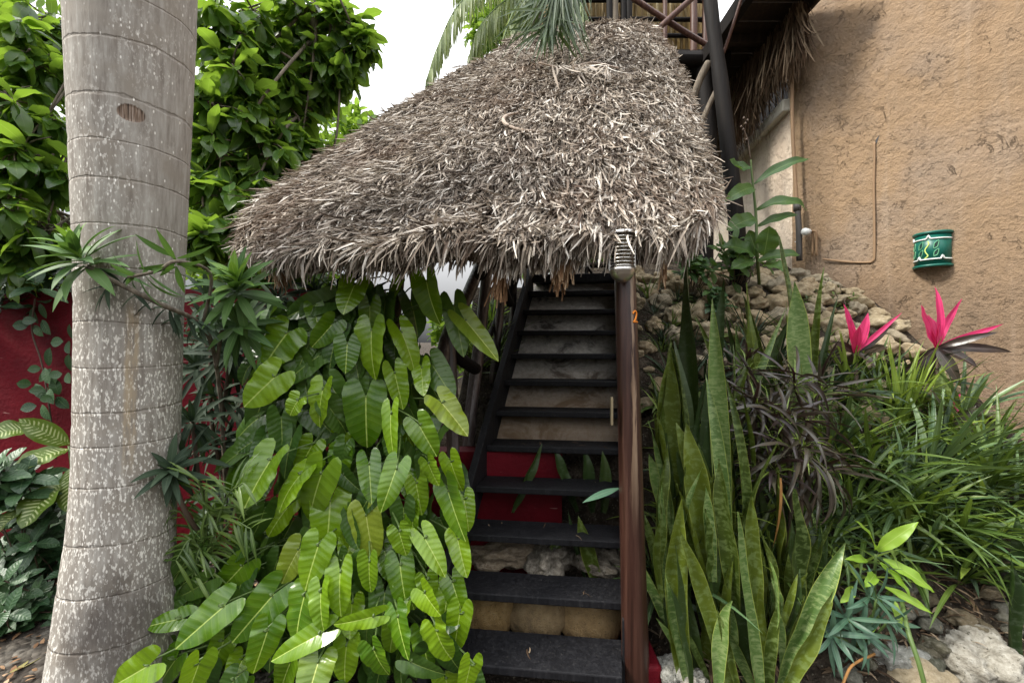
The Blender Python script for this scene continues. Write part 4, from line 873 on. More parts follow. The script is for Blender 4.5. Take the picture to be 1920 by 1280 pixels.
def bgtree(name, label, px, py, d, rpx, n, L, m, group=None, vert=1.2, h0=None):
    c = P(px, py, d); r = rpx / F * d; t = thing(name, label, 'tree' if 'tree' in name else 'shrub', (c[0], d, max(0, float(gz(c[0], d)))), group)
    b = g0(c[0], d); mb = MB(); tube(mb, bez([b, (b + c) / 2 + [.1, 0, 0], c], 8), np.linspace(.05 * r + .02, .012, 8), 7); mb.build('trunk', BARKB, t)
    cb = MB(); o = rng.normal(0, 1, (n, 3)); o = nrm(o) * (rng.random(n) ** .45)[:, None] * r * np.array([1, .7, vert])
    cl_ = np.array([mnoise.noise(Vector((c + q) * (2.2 / r))) for q in o]); k = cl_ > -.22; o = o[k]; n = len(o)
    blades(cb, c + o, nrm(o) * .6 + rng.normal(0, .6, (n, 3)) + [0, 0, -.2], nrm(np.array([0, 0, 1.]) + rng.normal(0, .5, (n, 3))), L * rng.uniform(.6, 1.2, n), L * .42, ELLIP, bend=rng.uniform(0, .9, n), fold=.2, nu=4, nv=2)
    cb.build('crown', m, t); return t
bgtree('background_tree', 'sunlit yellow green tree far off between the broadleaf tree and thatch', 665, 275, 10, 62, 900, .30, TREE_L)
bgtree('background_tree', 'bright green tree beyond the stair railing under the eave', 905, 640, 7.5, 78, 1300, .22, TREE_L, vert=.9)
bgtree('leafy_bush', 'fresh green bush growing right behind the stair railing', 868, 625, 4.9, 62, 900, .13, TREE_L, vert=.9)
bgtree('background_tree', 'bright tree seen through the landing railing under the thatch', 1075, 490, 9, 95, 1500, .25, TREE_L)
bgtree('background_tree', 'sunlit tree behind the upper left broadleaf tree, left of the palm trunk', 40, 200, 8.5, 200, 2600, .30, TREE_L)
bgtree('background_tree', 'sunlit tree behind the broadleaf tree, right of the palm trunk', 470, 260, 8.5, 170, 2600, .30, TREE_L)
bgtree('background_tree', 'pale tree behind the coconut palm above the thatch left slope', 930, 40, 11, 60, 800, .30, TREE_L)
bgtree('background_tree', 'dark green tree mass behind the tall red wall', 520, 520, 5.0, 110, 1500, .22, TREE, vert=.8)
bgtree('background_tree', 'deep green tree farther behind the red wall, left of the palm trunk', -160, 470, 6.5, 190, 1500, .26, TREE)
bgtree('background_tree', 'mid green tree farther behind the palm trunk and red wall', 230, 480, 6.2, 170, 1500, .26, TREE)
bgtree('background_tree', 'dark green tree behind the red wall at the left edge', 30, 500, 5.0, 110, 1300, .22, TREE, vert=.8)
# ------------------------------------------------------------ philodendron curtain
phil = thing('philodendron', 'huge glossy philodendron curtain of hanging heart-based leaves left of the stairs', 'plant', (-.6, 2.2, 0))
LV = [((538,625),(497,678),80),((697,620),(691,703),66),((686,745),(686,832),84),((516,706),(462,756),68),((606,730),(589,793),58),((651,645),(648,693),48),((623,608),(588,648),50),((753,624),(782,688),48),((665,534),(644,580),60),((800,528),(812,600),62),((851,575),(867,655),48),((872,600),(926,664),44),((828,755),(873,808),56),((786,797),(815,850),52),((733,775),(728,858),42),((790,690),(793,735),38),((540,755),(497,800),52),((560,750),(540,775),42),
((508,862),(457,940),74),((565,888),(512,947),58),((603,888),(571,979),68),((620,938),(612,1021),72),((687,967),(697,1046),64),((692,870),(696,934),46),((743,878),(718,950),48),((765,876),(770,932),44),((803,868),(818,907),42),((840,920),(865,1005),50),((796,1008),(832,1072),46),((748,995),(760,1038),44),((750,1058),(759,1139),54),((597,1022),(571,1100),62),((638,1072),(632,1150),54),((571,1116),(547,1201),64),((602,1109),(597,1178),46),((511,1116),(437,1201),68),((502,1181),(476,1262),56),((420,1136),(338,1206),66),((692,1052),(691,1108),44),((600,1188),(514,1233),48),((700,1155),(630,1175),36),((817,1180),(838,1243),54),((795,1110),(820,1150),52),((745,1155),(758,1230),48),((597,1240),(575,1310),68),((700,1215),(722,1270),52),((882,1245),(870,1300),44),((770,1240),(828,1268),38),((513,1010),(478,1085),62),((560,1030),(525,1090),54),((775,955),(770,1010),32),((341,1159),(278,1172),40),((280,1246),(205,1290),64),((373,1243),(350,1310),54),
((470,880),(420,930),54),((640,850),(632,900),52),((585,835),(560,880),50),((660,1000),(650,1050),50),((540,950),(500,1000),50),((720,1030),(735,1085),44),((780,905),(790,960),44),((455,1060),(400,1120),56),((420,1200),(395,1255),50),((660,1130),(655,1190),50),((545,1240),(520,1300),56),((650,1210),(640,1280),54),((800,1085),(810,1130),42),((690,690),(720,750),44),((740,700),(755,760),46),((640,790),(640,845),50),((760,790),(768,850),46),((470,980),(430,1030),50),((330,1235),(290,1290),52),((455,1235),(430,1290),50),((858,1010),(872,1075),44),((848,1090),(866,1150),46),((862,1150),(850,1225),48),((838,1120),(828,1190),48),((870,935),(880,990),40),((845,865),(862,920),40),((835,1270),(850,1320),48),((792,1190),(800,1255),50),((740,1165),(730,1225),46),((760,1090),(775,1140),46)]
DARKS = {10, 16, 47, 48}; YEL = {22, 11, 12, 44, 49}
stalk = MB(); stem = bez([(-.62, 2.62, 0), P(715, 1100, 2.55), P(722, 850, 2.6), P(735, 650, 2.62), P(750, 500, 2.65)], 40)
def pd(y): return 2.36 - (y - 500) / 780 * .50
def petiole(s, r=.0045):
    j = np.argmin(np.abs(stem[:, 2] - (s[2] - .10))); b = stem[j] + rng.normal(0, .03, 3); m_ = (b + s) / 2 + np.array([0, .0, .07]) + rng.normal(0, .03, 3)
    tube(stalk, bez([b, m_, s + [0, .015, .01], s], 9), r, 5)
nleaf = 0; order = list(range(len(LV)))
for i in order:
    (sx, sy), (tx, ty), W = LV[i]; d = pd(sy) + rng.normal(0, .05) + (.12 if i in DARKS or i >= 54 else 0)
    S_, T_ = P(sx, sy, d), P(tx, ty, d - rng.uniform(0, .10)); L = np.linalg.norm(T_ - S_) * 1.14
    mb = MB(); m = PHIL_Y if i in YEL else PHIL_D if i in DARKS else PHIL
    heart(mb, S_, T_ - S_, (rng.normal(0, .33), -1, rng.uniform(.15, .75)), L, W / F * d * 1.04, bend=rng.uniform(.1, .6), fold=rng.uniform(.05, .42), wave=rng.uniform(.018, .05), rnd=rng.random(), twist=rng.normal(0, .25), lobe=rng.uniform(.8, 1.0))
    mb.build('leaf', m, phil, label='yellowing heart-based leaf' if i in YEL else None); petiole(S_); nleaf += 1
# further leaves hanging between and behind the traced ones
def inmass(x, y):
    lo = np.interp(y, [520, 600, 750, 900, 1050, 1200, 1300], [640, 480, 470, 430, 350, 240, 210]); hi = np.interp(y, [520, 600, 750, 900, 1050, 1200, 1300], [760, 800, 825, 850, 840, 870, 890]); return lo < x < hi
fill = MB(); k = 0
while k < 330:
    x, y = rng.uniform(200, 890), rng.uniform(530, 1310)
    if k > 270: x, y = rng.uniform(430, 680), rng.uniform(570, 830)
    if not inmass(x, y): continue
    front = k < 100 - nleaf; W = rng.uniform(36, 62); d = pd(y) + (rng.uniform(.04, .14) if front else rng.uniform(.05, .42)); S_ = P(x, y, d); a = rng.normal(0, .45) + (.35 if x < 560 else 0)
    D_ = np.array([-math.sin(a), rng.normal(-.15, .2), -math.cos(a)]); args = dict(bend=rng.uniform(.1, .8), fold=rng.uniform(.05, .5), wave=rng.uniform(.02, .06), rnd=rng.random() * (.8 if front else .6), twist=rng.normal(0, .3), nu=18 if front else 13, nv=3)
    m_ = MB() if front else fill
    heart(m_, S_, D_, (rng.normal(0, .6), -1, rng.uniform(.1, .9)), W / F * d * rng.uniform(1.15, 1.5), W / F * d, **args)
    if front: m_.build('leaf', PHIL, phil); nleaf += 1
    if k % 2 == 0: petiole(S_, .004)
    k += 1
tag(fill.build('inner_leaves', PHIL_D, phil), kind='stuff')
for q in range(10):
    b = stem[rng.integers(4, 36)]; tube(stalk, bez([b, b + [rng.normal(0, .15), -.08, -.3], b + [rng.normal(0, .25), -.05, -.75]], 10), .004, 5)
stalk.build('stalks', STEMG, phil); mb = MB(); tube(mb, stem, np.linspace(.055, .035, 40), 10); mb.build('stem', STEMB, phil)

# ------------------------------------------------------------ rosette plants
def rosette(mb, c, ax, n, L, W, th=(.1, 1.6), bend=(.2, .9), prof=LANCE, fold=.3, nu=8, jit=.12, wave=0., rnd=None, twist=.15):
    ax = nrm(ax); p = nrm(np.cross(ax, [0.13, .31, .94])); q = np.cross(ax, p); i = np.arange(n); az = i * 2.39996 + rng.normal(0, .2, n); t_ = np.linspace(th[0], th[1], n) + rng.normal(0, jit, n)
    d = ax * np.cos(t_)[:, None] + (p * np.cos(az)[:, None] + q * np.sin(az)[:, None]) * np.sin(t_)[:, None]
    blades(mb, np.asarray(c) - ax * (np.linspace(0, .06, n))[:, None] + d * .004, d, nrm(ax + np.array([0, 0, .35])), L * np.interp(i / n, [0, .25, 1], [.55, .95, 1.]) * rng.uniform(.85, 1.1, n), W * rng.uniform(.85, 1.15, n), prof, bend=rng.uniform(*bend, n), fold=fold, wave=wave, side=rng.normal(0, .15, n), nu=nu, nv=2, rnd=rnd, twist=rng.normal(0, twist, n))
def cane(parent, pts, r=.011, m=BARKB):
    mb = MB(); tube(mb, bez([p if isinstance(p, np.ndarray) else P(*p) for p in pts], 24), r, 8); return mb.build('stem', m, parent)
dr = thing('dracaena', 'leaning dracaena whose bare branch crosses the palm trunk, with bright green rosettes', 'plant', (-1.45, 2.75, 0))
cane(dr, [(430, 1150, 2.7), (420, 850, 2.5), (405, 680, 2.3), (375, 608, 2.05), (300, 570, 1.84), (215, 528, 1.77), (165, 500, 1.74)], .010)
cane(dr, [(405, 690, 2.3), (420, 600, 2.2), (438, 540, 2.15)], .010)
cane(dr, [(380, 610, 2.05), (395, 515, 1.98), (332, 490, 1.80), (295, 508, 1.76), (240, 520, 1.74)], .007)
for nm_, m, lst in (('leaves', DRAC, [((145, 478, 1.72), (-.1, -.6, .75), 26, .21, .046, (.5, 1.9)), ((440, 540, 2.12), (.1, -.75, .6), 30, .24, .052, (.5, 1.9)), ((250, 522, 1.76), (-.6, -.3, -.3), 10, .16, .022, (.9, 1.9)), ((330, 500, 1.82), (.3, -.4, -.6), 9, .16, .024, (.8, 1.9)), ((445, 610, 2.2), (0, -.5, .2), 26, .24, .046, (.9, 2.2))]), ('new_leaves', DRAC_T, [((140, 462, 1.70), (-.1, -.5, .85), 8, .15, .034, (.1, .7)), ((442, 520, 2.10), (.1, -.7, .7), 12, .17, .040, (.1, .95))])):
    mb = MB()
    for c, ax, n, L, W, th in lst: rosette(mb, P(*c), ax, n, L, W, th)
    mb.build(nm_, m, dr)
mb = MB()
for _ in range(26):
    t = rng.random(); c = P(np.interp(t, [0, 1], [200, 375]), np.interp(t, [0, 1], [522, 606]), np.interp(t, [0, 1], [1.75, 2.04])); blades(mb, [c], (rng.normal(0, .8), -.3, rng.normal(-.5, .6)), (0, -.5, .8), rng.uniform(.09, .16), .02, LANCE, bend=.5, fold=.4, nu=6)
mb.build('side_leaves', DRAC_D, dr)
dd_ = thing('dracaena', 'dark shaded dracaena thicket between palm trunk and philodendron', 'plant', (-1.55, 2.9, 0))
mb = MB()
for x, y, d, n, L in ((395, 600, 2.55, 26, .25), (430, 660, 2.5, 28, .26), (370, 690, 2.6, 26, .25), (400, 740, 2.5, 24, .24), (360, 790, 2.3, 26, .22), (345, 850, 2.15, 20, .2), (470, 590, 2.7, 24, .25), (520, 560, 2.75, 24, .25), (560, 590, 2.8, 24, .25), (480, 700, 2.7, 22, .25), (390, 560, 2.6, 22, .24), (590, 545, 2.8, 20, .24), (320, 880, 1.98, 30, .17), (420, 620, 2.8, 26, .28), (470, 640, 2.85, 26, .28), (440, 760, 2.8, 26, .28), (500, 620, 2.9, 26, .28), (380, 640, 2.9, 26, .28), (400, 830, 2.7, 26, .26), (460, 830, 2.8, 26, .26), (540, 640, 2.9, 24, .28), (620, 570, 2.9, 24, .28), (680, 560, 2.9, 24, .28), (420, 920, 2.6, 24, .26)):
    rosette(mb, P(x, y, d), (rng.normal(0, .4), -.6, .5), n, L, .034, (.3, 2.1), bend=(.3, 1.2))
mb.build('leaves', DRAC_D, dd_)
for x, y, d in ((395, 600, 2.55), (430, 660, 2.5), (360, 790, 2.3), (520, 560, 2.75), (320, 885, 2.0)): cane(dd_, [np.array([-1.55 + (x - 400) / F * 2.4 * .4, 2.85, 0]), P((x + 420) / 2, (y + 1100) / 2, d + .1), P(x, y, d)], .011, STEMB)
sp = thing('young_palm', 'small spidery palm seedling with thin arching leaflets against the palm trunk', 'plant', (-1.30, 2.2, 0))
mb, ms = MB(), MB()
cb_ = np.array([-1.32, 2.16, 0.])
for tx, ty in ((372, 900), (390, 960), (400, 1020), (300, 960), (330, 1050), (470, 990), (455, 905), (360, 1085)):
    e = P(tx, ty, 2.0 + rng.normal(0, .06)); c = bez([cb_ + rng.normal(0, .03, 3), P(390, 1080, 2.12), (P(390, 1020, 2.1) + e) / 2 + [0, 0, .06], e], 30); tube(ms, c, np.linspace(.007, .003, 30), 6)
    i = np.repeat(np.arange(13, 30, 2), 2); n = len(i); T = nrm(np.gradient(c, axis=0))[i]; S_ = nrm(np.cross(T, [0, -1, .3])) * np.where(np.arange(n) % 2, 1, -1)[:, None]
    blades(mb, c[i], T * .55 + S_ * .9 + rng.normal(0, .15, (n, 3)), (0, -.4, .9), rng.uniform(.11, .20, n), rng.uniform(.011, .018, n), LANCE, bend=rng.uniform(.4, 1.3, n), fold=.3, nu=8, nv=2)
mb.build('leaflets', GRASS, sp); ms.build('stems', STEMG, sp)
# ------------------------------------------------------------ lower left bed
df2 = thing('dieffenbachia', 'dieffenbachia with cream striped leaves against the red wall at the left edge', 'plant', P(135, 1000, 2.95) * [1, 1, 0])
for b, t, W in (((130, 833, 2.95), (36, 785, 2.8), 40), ((128, 841, 2.95), (22, 886, 2.7), 50), ((112, 906, 2.8), (42, 990, 2.6), 62), ((52, 948, 2.7), (-20, 1012, 2.55), 46), ((136, 875, 2.9), (131, 962, 2.75), 40), ((60, 800, 3.0), (-30, 820, 2.8), 44)):
    mb = MB(); leafpx(mb, b, t, W, (rng.normal(0, .2), -1, .7), .5, ELLIP, fold=.25, wave=.04, nu=12, nv=4); mb.build('leaf', DIEF, df2)
mb = MB()
for x, y in ((130, 835), (112, 906), (136, 875), (55, 945)): tube(mb, bez([org(df2), P(140, 950, 2.95), P(x, y, 2.95 if x > 100 else 2.72)], 10), .009, 7)
mb.build('stems', STEMG, df2)
def shrub(label, cx, cy, d, r, n, L, m, Wr=.48, cat='shrub', name='leafy_shrub', group=None, base=None):
    c = P(cx, cy, d); t = thing(name, label, cat, g0(c[0], d + .1) if base is None else base, group); mb, ms = MB(), MB()
    for _ in range(n):
        o = rng.normal(0, 1, 3) * np.array([1, .6, .8]) * r / F * d * .55; e = c + o; e[2] = max(e[2], float(gz(e[0], e[1])) + .05); tube(ms, bez([org(t), (org(t) + e) / 2 + rng.normal(0, .05, 3), e], 7), .004, 5); rosette(mb, e, (o[0], -.5, .6), rng.integers(5, 9), L, L * Wr, (.6, 1.6), (.2, .9), ELLIP, .2, 7, wave=.04)
    mb.build('foliage', m, t); ms.build('stems', STEMB, t)
shrub('low dark green shrub beside the palm trunk on the gravel at the left edge', 60, 1040, 2.75, 75, 34, .15, SHRUB)
shrub('low green ground plant spreading over the gravel at the bottom left corner', 25, 1150, 2.55, 70, 26, .13, SHRUB)
shrub('dark leafy plant at the foot of the red wall right beside the palm trunk', 105, 960, 3.1, 60, 22, .16, SHRUB)
shrub('dark broad-leaved plant in front of the dieffenbachia at the left edge', 5, 900, 2.7, 60, 14, .18, SHRUB)
shrub('dark climbing leaves on top of the red wall left of the palm trunk', 45, 545, 3.5, 75, 16, .20, SHRUB, base=P(45, 560, 3.58))
vn = thing('wall_vine', 'thin vine with pointed leaves climbing the red wall left of the palm trunk', 'vine', P(95, 820, 3.46))
mb = MB(); tube(mb, bez([P(*p) for p in ((105, 860, 3.46), (92, 760, 3.44), (78, 680, 3.44), (60, 620, 3.42), (66, 560, 3.4))], 24), .006, 6); mb.build('stem', STEMB, vn); mb = MB()
for x, y in ((78, 690), (60, 720), (85, 730), (100, 745), (70, 760), (120, 640), (118, 700), (55, 610), (70, 600)): rosette(mb, P(x, y, 3.40), (rng.normal(0, .4), -1, -.2), 3, .15, .075, (.7, 1.3), (.2, .6), ELLIP, .15, 6)
mb.build('leaves', SHRUB, vn)
mb = MB(); V = np.array([[[x, y, .006 + .012 * mnoise.noise((x * 9, y * 9, 1)) + .008] for y in np.linspace(1.0, 3.48, 60)] for x in np.linspace(-4.5, -1.2, 70)]); mb.add(V, gridfaces(69, 59)[:, ::-1])
o = tag(mb.build('gravel', GRAVEL, None), kind='structure')
mb = MB(); N = 900; q = np.stack([rng.uniform(-3.8, -1.3, N), rng.uniform(1.9, 3.3, N), np.full(N, .03)], 1); blades(mb, q, np.stack([rng.normal(0, 1, N), rng.normal(0, 1, N), rng.normal(0, .12, N)], 1), (0, 0, 1), rng.uniform(.02, .06, N), rng.uniform(.01, .025, N), ELLIP, bend=.6, nu=3)
tag(mb.build('leaf_litter', STRAWM, None), kind='stuff')
mb = MB(); leafpx(mb, (85, 1222, 2.35), (15, 1262, 2.15), 17, (0, -.2, 1), -.4, STRAP, fold=.3, nu=8); tag(mb.build('fallen_leaf', leafmat('fallen_leaf', (.30, .27, .10), (.42, .38, .17), .6, .1), None, loc=P(50, 1240, 2.25)), 'long pale yellow fallen leaf lying on the gravel by the palm trunk', 'leaf')

# ------------------------------------------------------------ right bed
def hit(px, py):
    for d in np.arange(1.6, 7, .01):
        p = P(px, py, d)
        if p[2] <= float(gz(p[0], p[1])): return p
    return P(px, py, 5)
def sword(parent, b, t, W, m, d, dt=None, bend=.15, tw=.0, fold=.35):
    W *= .84
    mb = MB(); leafpx(mb, (*b, d), (*t, d if dt is None else dt), W, (rng.normal(0, .5), -1, .1), bend, SWORD, fold=fold + rng.uniform(0, .3), twist=tw * 1.6, wave=.075, wfreq=rng.uniform(1.5, 2.8), side=rng.normal(0, .2), nu=18, nv=4); mb.build('leaf', m, parent)
def snake(label, leaves, d0, extra=15):
    bx = np.mean([l[0][0] for l in leaves]); p = P(bx, 1200, d0); t = thing('snake_plant', label, 'plant', (p[0], d0, float(gz(p[0], d0))))
    for l in leaves: sword(t, l[0], l[1], l[2], l[3], l[4], bend=l[5] if len(l) > 5 else rng.normal(0, .25), tw=l[6] if len(l) > 6 else rng.normal(0, .3))
    for l in [leaves[i] for i in rng.integers(0, len(leaves), extra)] * (1 if extra < 5 else 2):
        (ax, ay), (bx_, by) = l[0], l[1]; dx = rng.normal(0, 24); dx = max(dx, (1262 - ax) / .6 if ax > 1262 else 0, (1250 - bx_) / 1.7); sword(t, (ax + dx * .6, ay + 10), (bx_ + dx * 1.7 + rng.normal(0, 14), ay + (by - ay) * rng.uniform(.40, .92)), l[2] * rng.uniform(.42, .72), (SANS_D, SANS, SANS_L, SANS)[rng.integers(0, 4)], l[4] + rng.uniform(-.10, .3), bend=rng.normal(0, .35), tw=rng.normal(0, .5))
    return t
S, SL, SDk = SANS, SANS_L, SANS_D
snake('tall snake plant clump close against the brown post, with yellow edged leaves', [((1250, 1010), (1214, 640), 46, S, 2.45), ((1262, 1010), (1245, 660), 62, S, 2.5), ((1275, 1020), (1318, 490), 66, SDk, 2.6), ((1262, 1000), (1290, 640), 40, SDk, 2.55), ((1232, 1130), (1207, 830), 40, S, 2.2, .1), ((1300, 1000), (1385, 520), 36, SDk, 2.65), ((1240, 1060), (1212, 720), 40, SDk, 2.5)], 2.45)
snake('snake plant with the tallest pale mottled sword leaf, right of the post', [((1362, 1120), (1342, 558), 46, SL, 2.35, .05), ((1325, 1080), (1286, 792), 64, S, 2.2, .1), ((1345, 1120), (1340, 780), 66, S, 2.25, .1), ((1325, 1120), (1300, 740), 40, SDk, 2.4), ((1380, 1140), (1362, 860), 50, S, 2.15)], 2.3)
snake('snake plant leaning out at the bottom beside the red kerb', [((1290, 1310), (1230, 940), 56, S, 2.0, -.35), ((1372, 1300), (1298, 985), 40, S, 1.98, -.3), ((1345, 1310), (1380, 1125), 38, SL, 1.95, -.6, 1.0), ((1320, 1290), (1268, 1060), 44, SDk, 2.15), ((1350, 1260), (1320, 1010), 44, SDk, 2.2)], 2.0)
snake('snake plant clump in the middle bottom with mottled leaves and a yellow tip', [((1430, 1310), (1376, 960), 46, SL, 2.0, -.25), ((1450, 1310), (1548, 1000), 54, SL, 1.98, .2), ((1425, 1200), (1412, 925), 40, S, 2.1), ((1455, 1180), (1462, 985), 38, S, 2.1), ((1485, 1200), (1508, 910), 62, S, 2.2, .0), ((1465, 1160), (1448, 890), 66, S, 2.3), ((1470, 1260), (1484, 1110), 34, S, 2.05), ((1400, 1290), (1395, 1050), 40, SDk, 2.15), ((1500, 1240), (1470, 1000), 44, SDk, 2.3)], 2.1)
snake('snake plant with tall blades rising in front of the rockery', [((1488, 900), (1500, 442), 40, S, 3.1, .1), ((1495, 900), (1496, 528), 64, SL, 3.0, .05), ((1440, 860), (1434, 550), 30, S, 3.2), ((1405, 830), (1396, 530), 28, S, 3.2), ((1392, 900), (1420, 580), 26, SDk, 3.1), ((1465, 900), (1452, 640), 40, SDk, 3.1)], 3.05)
snake('single broad dark snake plant leaves at the far right edge', [((1892, 1290), (1888, 1040), 56, SDk, 2.2), ((1925, 1200), (1905, 960), 40, SDk, 2.4)], 2.3, 1)
snake('snake plant stalk standing behind the pink cordyline by the wall', [((1755, 900), (1780, 685), 44, S, 3.2, .1), ((1730, 1080), (1700, 950), 50, S, 2.6)], 3.0, 0)
# spiky tufts
def tuft(label, px, py, n, L, W, m, spread=(.05, .9), bend=(.3, 1.1), lean=(0, 0), group=None, name='strappy_plant', prof=LANCE, base=None):
    b = hit(px, py) if base is None else base; t = thing(name, label, 'plant', b, group); mb = MB(); az = rng.uniform(0, 6.28, n); th = rng.uniform(*spread, n)
    d = np.stack([np.sin(th) * np.cos(az) + lean[0], np.sin(th) * np.sin(az) * .8 + lean[1], np.cos(th)], 1)
    blades(mb, b + np.stack([np.cos(az), np.sin(az), np.zeros(n)], 1) * .02, d, np.stack([-np.cos(az) * .3, -np.sin(az) * .3, np.ones(n)], 1), L * rng.uniform(.6, 1.1, n), W * rng.uniform(.7, 1.2, n), prof, bend=rng.uniform(*bend, n), fold=.35, twist=rng.normal(0, .5, n), side=rng.normal(0, .25, n), nu=9, nv=2)
    mb.build('blades', m, t); return t
tuft('upright yellow green spiky tuft left of the tall pink cordyline', 1690, 810, 26, .72, .032, GRASS_L, (.02, .42), (0, .25))
tuft('upright spiky tuft beside the small pink cordyline', 1592, 740, 16, .55, .026, GRASS_L, (.02, .3), (0, .25))
tuft('large blue green arching tuft at the right below the pink cordyline', 1740, 905, 44, .85, .038, GRASS_B, (.3, 1.35), (.2, 1.1), (.25, -.2))
tuft('green arching tuft in the middle of the right bed', 1640, 900, 34, .66, .036, GRASS, (.2, 1.3), (.3, 1.2))
tuft('blue green tuft against the wall at the right edge', 1850, 905, 60, .62, .024, GRASS_B, (.1, 1.1), (.2, .9), (.05, -.2))
tuft('drooping green tuft overhanging the dark hollow at lower right', 1730, 1000, 36, .62, .036, GRASS, (.5, 1.4), (.6, 1.6), (.2, -.4))
tuft('blue green tuft behind the dark red cordyline', 1570, 860, 30, .6, .032, GRASS_B, (.1, 1.2), (.3, 1.2))
tuft('crossing blue green blades left of the upright spiky tuft', 1655, 800, 12, .55, .034, GRASS_B, (.3, .9), (.1, .4), (-.3, -.2))
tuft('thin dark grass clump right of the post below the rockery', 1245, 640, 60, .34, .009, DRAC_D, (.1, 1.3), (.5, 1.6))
tuft('thin dark grass clump among the stones behind the tallest snake plant', 1330, 620, 50, .34, .010, DRAC_D, (.1, 1.3), (.5, 1.6))
for px, py in ((1225, 590), (1260, 620), (1290, 600), (1240, 660), (1300, 650), (1350, 600), (1215, 560), (1320, 570), (1270, 570), (1380, 640)):
    tuft('thin dark grass tuft between the post and the rockery', px, py, 36, .30, .010, DRAC_D if py % 20 else GRASS, (.1, 1.3), (.5, 1.7), group='dark grass tufts by the post')
kinds = (GRASS, GRASS_B, GRASS, DRAC_D, GRASS_L); c_ = 0
for _ in range(150):
    px, py = rng.uniform(1240, 1915), rng.uniform(700, 1120)
    if py < 480 + (px - 1500) * .98 + 40: continue
    tuft('small strappy green tuft filling the planted slope right of the stairs', px, py, int(rng.integers(9, 18)), rng.uniform(.34, .66), rng.uniform(.016, .038), kinds[rng.integers(0, 5)] if py > 760 else DRAC_D, (.1, 1.3), (.3, 1.4), (0, -.15), group='strappy tufts on the slope')
for i, (px, py) in enumerate(((1555, 545), (1590, 575), (1530, 560), (1345, 640), (1285, 570))):
    shrub('ferny green weed sprouting between the rockery stones', px, py - 4, hit(px, py)[1] - .05, 22, 12, .06, GRASS, .35, 'weed', 'weed', 'weeds in the rockery')
for i, (px, py) in enumerate(((885, 640), (905, 680), (930, 600), (865, 720), (945, 570), (900, 600), (860, 780), (915, 640))):
    q = np.array([(px - 960) / F * 3.75, 3.75 + .08 * i, 0]); q[2] = float(gz(q[0], q[1])); tuft('fresh green grass tuft on the bank behind the stair railing', 0, 0, 26, .42, .016, TREE_L if i % 2 else GRASS, (.1, 1.2), (.3, 1.2), group='grass tufts behind the railing', base=q)
for px, py, n, L, W, m, ln in ((1800, 800, 30, .62, .030, GRASS_B, (.1, -.2)), (1860, 930, 34, .75, .034, GRASS, (.1, -.3)), (1900, 1000, 30, .7, .030, GRASS_B, (-.1, -.3)), (1690, 960, 34, .7, .032, GRASS_B, (.2, -.3)), (1600, 960, 30, .6, .030, GRASS, (0, -.3)), (1560, 760, 26, .6, .026, GRASS, (0, -.1)), (1640, 740, 24, .55, .024, GRASS, (.1, -.1)), (1450, 700, 22, .6, .022, DRAC_D, (0, -.1)), (1520, 690, 22, .5, .022, GRASS, (0, -.1)), (1790, 1030, 34, .75, .030, GRASS, (.1, -.4)), (1580, 1040, 26, .55, .026, GRASS_B, (0, -.3)), (1720, 740, 24, .5, .022, GRASS, (0, -.1)), (1410, 640, 22, .5, .018, DRAC_D, (0, -.1)), (1480, 640, 18, .45, .018, GRASS, (0, -.1)), (1850, 860, 30, .6, .028, GRASS, (0, -.2))):
    tuft('broad strappy tuft in the dense planting between the snake plants and the wall', px, py, n, L, W, m, (.1, 1.2), (.2, 1.3), ln, group='broad strappy tufts')
# dark red cordylines
def cord(label, heads, base, L=.42, W=.030, n=26):
    b = hit(*base); t = thing('dark_cordyline', label, 'plant', b); mb, ms, mc = MB(), MB(), MB()
    for x, y, d in heads:
        h = P(x, y, d); tube(ms, bez([b, (b + h) / 2 + [rng.normal(0, .04), -.05, 0], h], 14), .012, 8); rosette(mb, h, (rng.normal(0, .35), -.35, .9), n, L * rng.uniform(.8, 1.1), W, (.3, 1.9), (.2, 2.5), LANCE, .45, 12, wave=.09, jit=.3, twist=1.1)
        rosette(mc, h + [0, -.03, .02], (0, -.5, .8), 14, .06, .007, (.2, 1.5), (0, .6), LANCE, .2, 4); rosette(mc, h + [0, -.01, .01], (0, -.4, .8), 8, .22, .011, (.3, 1.6), (.3, 1.2), LANCE, .3, 7)
    mb.build('purple_leaves', PURP, t); ms.build('stem', STEMB, t); mc.build('young_leaves', GRASS_L, t); return t
ct = cord('drooping dark purple cordyline in the centre of the right bed, with an orange dry leaf', [(1500, 840, 2.35), (1450, 880, 2.4), (1540, 880, 2.45), (1470, 790, 2.5)], (1470, 1075), .40, .027, 26)
mb = MB(); leafpx(mb, (1462, 895, 2.28), (1447, 1032, 2.26), 11, (.3, -1, 0), .3, STRAP, twist=.6, fold=.6, nu=12); mb.build('dry_leaf', DRYM, ct, label='curled orange dry leaf')
cord('dark purple cordyline behind, left of the upright spiky tufts', [(1535, 735, 2.8), (1490, 720, 2.75), (1440, 770, 2.7)], (1510, 930), .44, .026, 24)
cord('dark purple cordyline rising between the snake plants', [(1415, 760, 2.6), (1400, 690, 2.85)], (1420, 960), .34, .024, 22)
